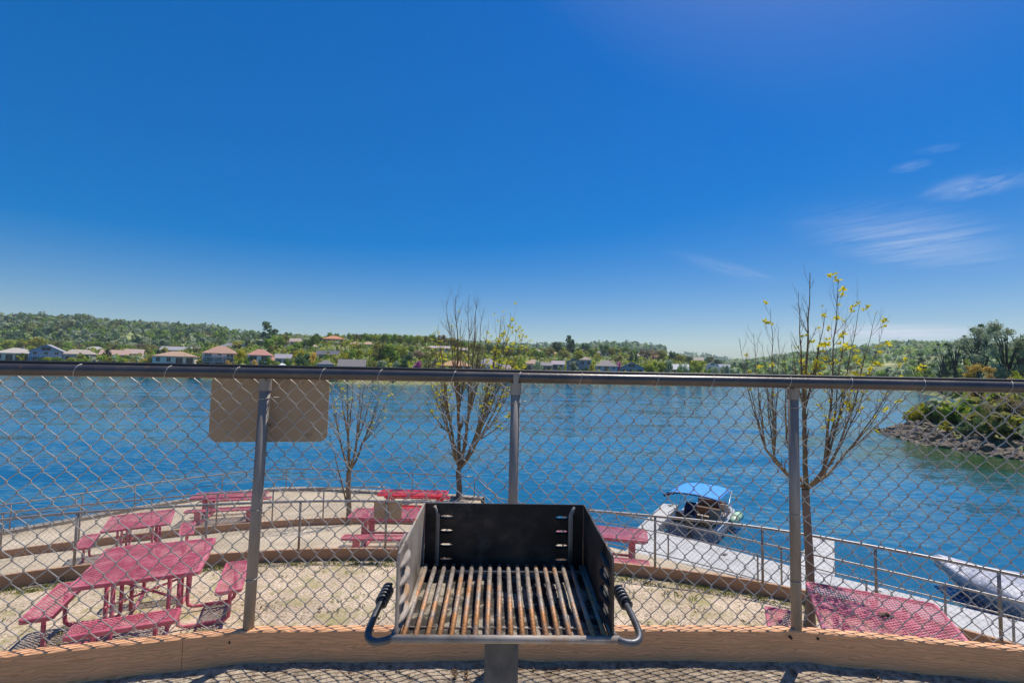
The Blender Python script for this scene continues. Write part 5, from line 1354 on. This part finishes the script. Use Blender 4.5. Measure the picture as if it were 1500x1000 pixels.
for a in T: vt(*a)
FR_ = [(70,522,14,'lime','shrub',7),(85,522,16,'green','shrub',6),(112,523,22,'lime','shrub',6),(122,524,14,'green','shrub',5),(60,523,12,'dark','shrub',7),(156,509,10,'dark','round',18),(212,524,12,'gold','shrub',6),(222,522,10,'dark','shrub',7),(214,526,12,'green','shrub',5),(300,522,22,'gold','shrub',5),(335,526,10,'gold','shrub',4),(352,511,20,'yellow','round',12),(349,521,14,'lime','shrub',6),(362,521,10,'green','shrub',6),(373,526,14,'gold','shrub',4),(383,524,10,'dark','shrub',4),(396,521,14,'green','shrub',7),(445,517,22,'dark','round',7),(456,514,14,'gold','round',16),(424,522,12,'green','shrub',5),(463,528,10,'lime','shrub',6),(404,530,14,'olive','shrub',4),(545,526,16,'olive','shrub',6),(560,525,16,'grey','tall',6),(580,526,14,'grey','shrub',6),(592,522,14,'dark','tall',6),(612,528,13,'pink','round',7),(625,524,14,'olive','airy',6),(636,522,14,'tan','airy',6),(700,521,14,'olive','airy',6),(750,522,18,'yellow','airy',6),(760,520,14,'lime','airy',5),(770,534,12,'dark','shrub',6),(788,527,15,'grey','round',6),(821,536,12,'lime','shrub',5),(840,526,14,'grey','tall',6),(867,532,14,'yellow','shrub',5),(858,536,10,'dark','shrub',5),(906,528,7,'pink','round',11),(949,532,16,'lime','round',7),(956,527,18,'lime','round',8),(970,529,18,'lime','round',8),(979,524,12,'grey','tall',7),(1023,526,25,'lime','round',8),(1010,534,14,'green','shrub',7),(1000,532,14,'grey','round',7),(996,536,10,'green','shrub',5),(1046,536,12,'grey','round',6),(1062,534,12,'grey','round',7),(1036,538,12,'green','shrub',5),(930,540,10,'green','shrub',4),(893,539,10,'olive','shrub',4)]
for px, yt, wpx, kd, shp, fr2 in FR_: vt(px, yt, 0, wpx, kd, shp, fr2)
vt(392,473,500,20,'dark','pine',None,'tall dark lone pine rising above the houses on the left skyline')
vt(834,492,512,12,'dark','pine',None,'dark eucalyptus-like tree standing above the ridge right of the middle fence post')
vt(820,499,514,16,'grey','airy',None,'hazy grey tree left of the dark eucalyptus-like tree on the ridge')
# infill undergrowth of the village, uncountable
und = []
for _ in range(4800):
    x = rnd.uniform(-60,1075); S = interp(SHORE, x); Y = S+rnd.uniform(14,235); und.append((tan_az(x)*Y, Y, bank_z(x, Y)-.3))
th_ = []
for _ in range(420):
    x = rnd.uniform(390,1075); S = interp(SHORE, x); Y = S+rnd.uniform(3,9); th_.append((tan_az(x)*Y, Y, bank_z(x, Y)-.5))
forest('shore_thicket', th_, 1.6, 4.0, [('olive',.3),('green',.4),('lime',.2),('grey',.1)], 22, 16)
forest('village_undergrowth', und, 1.8, 5.2, [('olive',.25),('green',.33),('lime',.28),('grey',.14)], 16, 6)
hz_ = []
for _ in range(520):
    x = rnd.uniform(330,1060); S = interp(SHORE, x); Y = S+rnd.uniform(215,330); hz_.append((tan_az(x)*Y, Y, bank_z(x, Y)-.3))
for _ in range(420):
    x = rnd.uniform(-420,330); S = interp(SHORE, x); Y = S+rnd.uniform(150,335); hz_.append((tan_az(x)*Y, Y, bank_z(x, Y)-.3))
forest('village_wood', hz_, 5, 9, [('green',.37),('olive',.23),('lime',.32),('dark',.08)], 60, 7)
hz_ = []
for _ in range(900):
    x = rnd.uniform(1070,1420); S = interp(SHORE, x); Y = S+rnd.uniform(4,335); hz_.append((tan_az(x)*Y, Y, bank_z(x, Y)-.3))
forest('inlet_wood', hz_, 3, 8, [('dark',.3),('green',.35),('grey',.35)], 50, 8)
# ------------------------------------------------------------------ right bank trees and shrubs
def big_tree(kind, seed, loc, h, w, lab, name='oak_tree', cat='tree', n=3200, leaf=.17, bare=.25, grp='trees and shrubs on the right bank', nl=16):
    rg = random.Random(seed); lb = []; limbs = MB(); e = empty(name, loc, label=lab, cat=cat, group=grp)
    limbs.tube([(0,0,-.3), (.05*w*.2,0,h*.25), (.1*w*.3,.05,h*.55), (.0,0,h*.85)], [h*.026,h*.021,h*.014,h*.004], 8)
    for i in range(nl):
        a = rg.uniform(0,6.28); zz = h*(bare+(1-bare)*rg.random()); q = w*.5*math.sqrt(max(.05, 1-((zz/h-.58)/.5)**2))*rg.uniform(.35,.95)
        c = (q*math.cos(a), q*math.sin(a), zz); lb.append((*c, w*rg.uniform(.09,.17)))
        limbs.tube([(0,0,h*rg.uniform(.15,.45)), (c[0]*.5, c[1]*.5, zz*.8), c], [h*.011,h*.007,h*.002], 5)
    limbs.build('trunk', M['bark_dark'], e, smooth=True)
    V, Q = clumps(seed, n, 1, lb, leaf*.52, .85, .2); me = npmesh('crown', V, Q); link('crown', me, LEAF[kind], e)
    return e
def right(px, py_base, Y):
    a, b = ray(px, py_base); X = a*Y; return (X, Y, rz_(Vector((X, Y)))-.15)
def rt(px, ytop, Y, wpx, kind, seed, lab, name='oak_tree', cat='tree', **k):
    while rdist(Vector((ray(px, 540)[0]*Y, Y))) < 2.2 and Y < 420: Y += 2
    loc = right(px, 540, Y); zt2 = slope(px, ytop)*Y; h = max(.8, zt2-loc[2]); return big_tree(kind, seed, loc, h, wpx/700*Y, lab, name, cat, **k)
rt(1436,476,88,56,'grey',41,'tall grey-green oak with open branches, left one of the big pair on the right bank',n=7500,leaf=.22,nl=30)
rt(1474,478,84,62,'grey',42,'tall broad grey-green oak nearest the right edge on the right bank',n=8500,leaf=.22,nl=32)
rt(1435,476,112,26,'dark',43,'dark flat-topped pine rising behind the left grey-green oak','pine_tree','pine',n=1500,leaf=.30,bare=.6)
rt(1497,474,120,40,'dark',44,'dark pine on the skyline at the right edge','pine_tree','pine',n=1500,leaf=.32,bare=.5)
rt(1400,497,140,30,'dark',45,'dark dense tree on the slope left of the big oaks',n=1700,leaf=.34)
rt(1382,503,150,26,'dark',46,'smaller dark tree at the left end of the right-bank wood',n=1500,leaf=.34)
rt(1414,492,150,14,'dark',56,'narrow dark tree with a tufted top left of the big oaks','pine_tree','pine',n=900,leaf=.3,bare=.5)
rt(1355,517,190,26,'dark',47,'dark rounded tree low on the slope beside the sapling twigs',n=1300,leaf=.4)
rt(1380,523,110,24,'grey',48,'grey-green rounded tree in front of the dark slope trees',n=1500,leaf=.25)
rt(1345,535,160,34,'green',49,'low mid-green tree at the waterside left of the grey-green rounded tree',n=1400,leaf=.32)
rt(1368,541,120,26,'green',57,'low leafy green tree just above the fence rail, left of the golden bush',n=1300,leaf=.26)
rt(1408,527,100,30,'lime',50,'lime-green shrubby tree on the slope below the left oak','shrub','shrub',n=1600,leaf=.2,bare=.05)
rt(1396,541,96,26,'green',58,'green shrub below the lime-green shrubby tree','shrub','shrub',n=1400,leaf=.2,bare=.05)
rt(1430,536,56,38,'gold',51,'large golden-orange bush, left of two above the fence rail','shrub','shrub',n=2600,leaf=.11,bare=.02)
rt(1458,536,54,36,'gold',52,'large golden-orange bush, right of two above the fence rail','shrub','shrub',n=2600,leaf=.11,bare=.02)
rt(1491,546,52,40,'lime',53,'bright lime shrub right of the golden bushes','shrub','shrub',n=2200,leaf=.11,bare=.02)
rt(1402,549,60,20,'yellow',54,'small yellow-green shrub left of the golden bushes','shrub','shrub',n=1200,leaf=.10,bare=.02)
rt(1346,591,57,34,'yellow',55,'yellow-green shrub growing on the rocky spit','shrub','shrub',n=2600,leaf=.10,bare=.02)
rt(1332,604,57.5,26,'lime',59,'low lime shrub at the tip of the rocky spit','shrub','shrub',n=1500,leaf=.09,bare=.02)
rt(1386,617,49,20,'yellow',60,'yellow-green clump at the foot of the sandy path on the spit','shrub','shrub',n=1300,leaf=.08,bare=.02)
rt(1408,578,60,44,'dark',61,'dark green bush behind the sandy path on the spit','shrub','shrub',n=2600,leaf=.14,bare=.02)
rt(1440,572,52,44,'lime',62,'light green bush beneath the golden bushes','shrub','shrub',n=2600,leaf=.12,bare=.02)
rt(1420,606,46.5,40,'dark',63,'dark bush overhanging the rocky bank left of the tan brush','shrub','shrub',n=2200,leaf=.10,bare=.02)
rt(1452,612,44.5,40,'dark',64,'dark bush overhanging the rocky bank below the tan brush','shrub','shrub',n=2200,leaf=.10,bare=.02)
rt(1472,586,48,66,'tan',65,'pale tan leafless brush on the right bank','shrub','shrub',n=3200,leaf=.09,bare=.02)
rt(1492,612,42,46,'dark',66,'dark bush at the right edge above the rocky bank','shrub','shrub',n=2000,leaf=.10,bare=.02)
rt(1505,570,50,50,'green',67,'green bush at the right edge behind the tan brush','shrub','shrub',n=2000,leaf=.12,bare=.02)
sp = []
for _ in range(1600):
    Y = rnd.uniform(38,210); X = Y*rnd.uniform(.8,1.35); p = Vector((X, Y))
    if rdist(p) > 2.5 and noise.noise((X*.06, Y*.06, 20)) > -.12: sp.append((X, Y, rz_(p)-.2))
bs_ = []
rs2 = resample(RSH[7:15], 700)
for _ in range(1500):
    i = int(698*rnd.random()**1.6); p = rs2[i]; tn = (rs2[i+1]-p).normalized(); q = p+Vector((tn.y, -tn.x))*rnd.uniform(1.0, 9+i*.03)
    if rdist(q) > .8: bs_.append((q.x, q.y, rz_(q)-.2))
forest('shore_brush', bs_, 1.0, 3.0, [('green',.34),('olive',.22),('lime',.22),('grey',.22)], 46, 14)
forest('slope_scrub', sp, 1.0, 3.2, [('green',.3),('olive',.25),('lime',.2),('grey',.25)], 60, 12)
sp = []
for _ in range(900):
    Y = rnd.uniform(90,430); X = Y*rnd.uniform(.68,1.5); p = Vector((X, Y))
    if rdist(p) > 12: sp.append((X, Y, rz_(p)-.3))
forest('slope_wood', sp, 3.5, 8, [('dark',.22),('green',.4),('grey',.38)], 80, 13)
#@@LIGHT
# ------------------------------------------------------------------ sun, sky, haze, camera
SUN_EL, SUN_AZ = R(63), R(41)          # azimuth clockwise from +Y
sd = Vector((math.sin(SUN_AZ)*math.cos(SUN_EL), math.cos(SUN_AZ)*math.cos(SUN_EL), math.sin(SUN_EL)))
sl_ = bpy.data.lights.new('sun', 'SUN'); sl_.energy = 4.0; sl_.angle = R(.53); sl_.color = (1,.935,.84)
so_ = bpy.data.objects.new('sun', sl_); COL.objects.link(so_); so_.rotation_euler = (-sd).to_track_quat('-Z', 'Y').to_euler(); so_.location = (20,30,40)
wld = bpy.data.worlds.new('World'); SC.world = wld; wld.use_nodes = True; t = wld.node_tree; L = t.links
bg = t.nodes['Background']; bg.inputs['Strength'].default_value = .13
sky = t.nodes.new('ShaderNodeTexSky'); sky.sky_type = 'NISHITA'; sky.sun_disc = False; sky.sun_elevation = SUN_EL; sky.sun_rotation = SUN_AZ
sky.altitude = 300; sky.air_density = 1.0; sky.dust_density = .8; sky.ozone_density = 3.0
sc_ = N(t, 'ShaderNodeVectorMath', operation='SCALE'); sc_.inputs['Scale'].default_value = .13; L.new(sky.outputs[0], sc_.inputs[0])
gm_ = N(t, 'ShaderNodeGamma', Gamma=.66); L.new(sc_.outputs[0], gm_.inputs['Color'])
hs_ = N(t, 'ShaderNodeHueSaturation'); hs_.inputs['Hue'].default_value = .514; hs_.inputs['Saturation'].default_value = 2.2; hs_.inputs['Value'].default_value = 4.75; L.new(gm_.outputs[0], hs_.inputs['Color'])
# thin cirrus high in the right-hand sky, laid on a plane far above (direction divided by its height)
tc = N(t, 'ShaderNodeTexCoord'); sp_ = N(t, 'ShaderNodeSeparateXYZ'); L.new(tc.outputs['Generated'], sp_.inputs[0])
zc = N(t, 'ShaderNodeMath', operation='MAXIMUM'); zc.inputs[1].default_value = .02; L.new(sp_.outputs['Z'], zc.inputs[0])
dx = N(t, 'ShaderNodeMath', operation='DIVIDE'); L.new(sp_.outputs['X'], dx.inputs[0]); L.new(zc.outputs[0], dx.inputs[1])
dy = N(t, 'ShaderNodeMath', operation='DIVIDE'); L.new(sp_.outputs['Y'], dy.inputs[0]); L.new(zc.outputs[0], dy.inputs[1])
cb_ = N(t, 'ShaderNodeCombineXYZ'); L.new(dx.outputs[0], cb_.inputs[0]); L.new(dy.outputs[0], cb_.inputs[1])
def cpos(px, py): a, b = ray(px, py); return a/b, 1/b
def cirrus(A, B, width, SA, SB, scale, stretch, thr):
    """a wispy band from sight line A to B; its streaks run along SA-SB"""
    a, b = cpos(*A), cpos(*B); cx, cy = (a[0]+b[0])/2, (a[1]+b[1])/2; rot = math.atan2(b[1]-a[1], b[0]-a[0]); rx = math.dist(a, b)/2
    mp = N(t, 'ShaderNodeMapping'); mp.vector_type = 'TEXTURE'; mp.inputs['Location'].default_value = (cx, cy, 0); mp.inputs['Rotation'].default_value = (0,0,rot); mp.inputs['Scale'].default_value = (rx, width, 1); L.new(cb_.outputs[0], mp.inputs['Vector'])
    ln = N(t, 'ShaderNodeVectorMath', operation='LENGTH'); L.new(mp.outputs[0], ln.inputs[0])
    fo = N(t, 'ShaderNodeMapRange'); fo.inputs['From Min'].default_value = 1; fo.inputs['From Max'].default_value = .1; L.new(ln.outputs['Value'], fo.inputs['Value']); fo.interpolation_type = 'SMOOTHSTEP'
    p, q = cpos(*SA), cpos(*SB); r2 = math.atan2(q[1]-p[1], q[0]-p[0])
    m2 = N(t, 'ShaderNodeMapping'); m2.vector_type = 'TEXTURE'; m2.inputs['Location'].default_value = (cx, cy, 0); m2.inputs['Rotation'].default_value = (0,0,r2); m2.inputs['Scale'].default_value = stretch; L.new(cb_.outputs[0], m2.inputs['Vector'])
    nz = N(t, 'ShaderNodeTexNoise', Scale=scale, Detail=8.0, Roughness=.66, Distortion=.9); L.new(m2.outputs[0], nz.inputs['Vector'])
    rr = N(t, 'ShaderNodeMapRange'); rr.inputs['From Min'].default_value = thr; rr.inputs['From Max'].default_value = thr+.36; L.new(nz.outputs['Fac'], rr.inputs['Value'])
    mu = N(t, 'ShaderNodeMath', operation='MULTIPLY'); L.new(fo.outputs[0], mu.inputs[0]); L.new(rr.outputs[0], mu.inputs[1]); return mu.outputs[0]
parts = [(cirrus((1170,290), (1450,400), .62, (1200,348), (1330,322), 1.0, (.9,.22,1), .34), .46),
         (cirrus((1350,300), (1530,240), .30, (1400,300), (1480,250), 1.0, (.40,.20,1), .36), .42),
         (cirrus((1295,250), (1375,238), .10, (1300,250), (1360,240), 1.0, (.25,.12,1), .36), .28),
         (cirrus((1330,222), (1420,215), .07, (1330,222), (1420,215), 1.0, (.25,.12,1), .38), .20),
         (cirrus((1180,494), (1500,480), 4.0, (1200,492), (1400,486), 1.0, (6,.9,1), .22), .95),
         (cirrus((960,360), (1150,420), .22, (960,360), (1150,420), 1.0, (1.5,.14,1), .34), .20)]
acc = None
for o_, k in parts:
    mu = N(t, 'ShaderNodeMath', operation='MULTIPLY'); mu.inputs[1].default_value = k; L.new(o_, mu.inputs[0])
    if acc is None: acc = mu.outputs[0]
    else:
        ad = N(t, 'ShaderNodeMath', operation='ADD'); L.new(acc, ad.inputs[0]); L.new(mu.outputs[0], ad.inputs[1]); acc = ad.outputs[0]
mx = N(t, 'ShaderNodeMix', data_type='RGBA'); L.new(acc, mx.inputs[0]); L.new(hs_.outputs[0], mx.inputs[6]); mx.inputs[7].default_value = (4.6,5.0,5.8,1)
L.new(mx.outputs[2], bg.inputs['Color'])
HAZE = True
if HAZE:
    hz = MB(); hz.box(-3860, 3860, -70, 4260, ZW-7, 122)
    m = bpy.data.materials.new('lake_haze'); m.use_nodes = True; tt = m.node_tree
    for n_ in list(tt.nodes):
        if n_.type == 'BSDF_PRINCIPLED': tt.nodes.remove(n_)
    pv = tt.nodes.new('ShaderNodeVolumePrincipled'); pv.inputs['Color'].default_value = (.72,.85,1,1); pv.inputs['Density'].default_value = .00014; pv.inputs['Anisotropy'].default_value = .2
    tt.links.new(pv.outputs[0], tt.nodes['Material Output'].inputs['Volume'])
    ho_ = hz.build('haze', m); tag(ho_, kind='stuff')
cam = bpy.data.cameras.new('camera'); cam.sensor_width = 36; cam.lens = 36*F/1500; cam.clip_start = .02; cam.clip_end = 9000
co_ = bpy.data.objects.new('camera', cam); COL.objects.link(co_)
fw = Vector((0, math.cos(PH), math.sin(PH))); u0 = Vector((0, -math.sin(PH), math.cos(PH))); r0 = Vector((1,0,0))
rt_ = r0*math.cos(TH)+u0*math.sin(TH); up_ = -r0*math.sin(TH)+u0*math.cos(TH)
co_.matrix_world = Matrix(((rt_.x, up_.x, -fw.x, 0), (rt_.y, up_.y, -fw.y, 0), (rt_.z, up_.z, -fw.z, 0), (0,0,0,1)))
SC.camera = co_
SC.view_settings.view_transform = 'Standard'; SC.view_settings.look = 'None'; SC.view_settings.exposure = .25; SC.view_settings.gamma = 1
SC.render.engine = 'CYCLES'; SC.cycles.max_bounces = 6; SC.cycles.volume_bounces = 0; SC.cycles.transparent_max_bounces = 8
SC.cycles.use_denoising = True; SC.cycles.caustics_reflective = False; SC.cycles.caustics_refractive = False
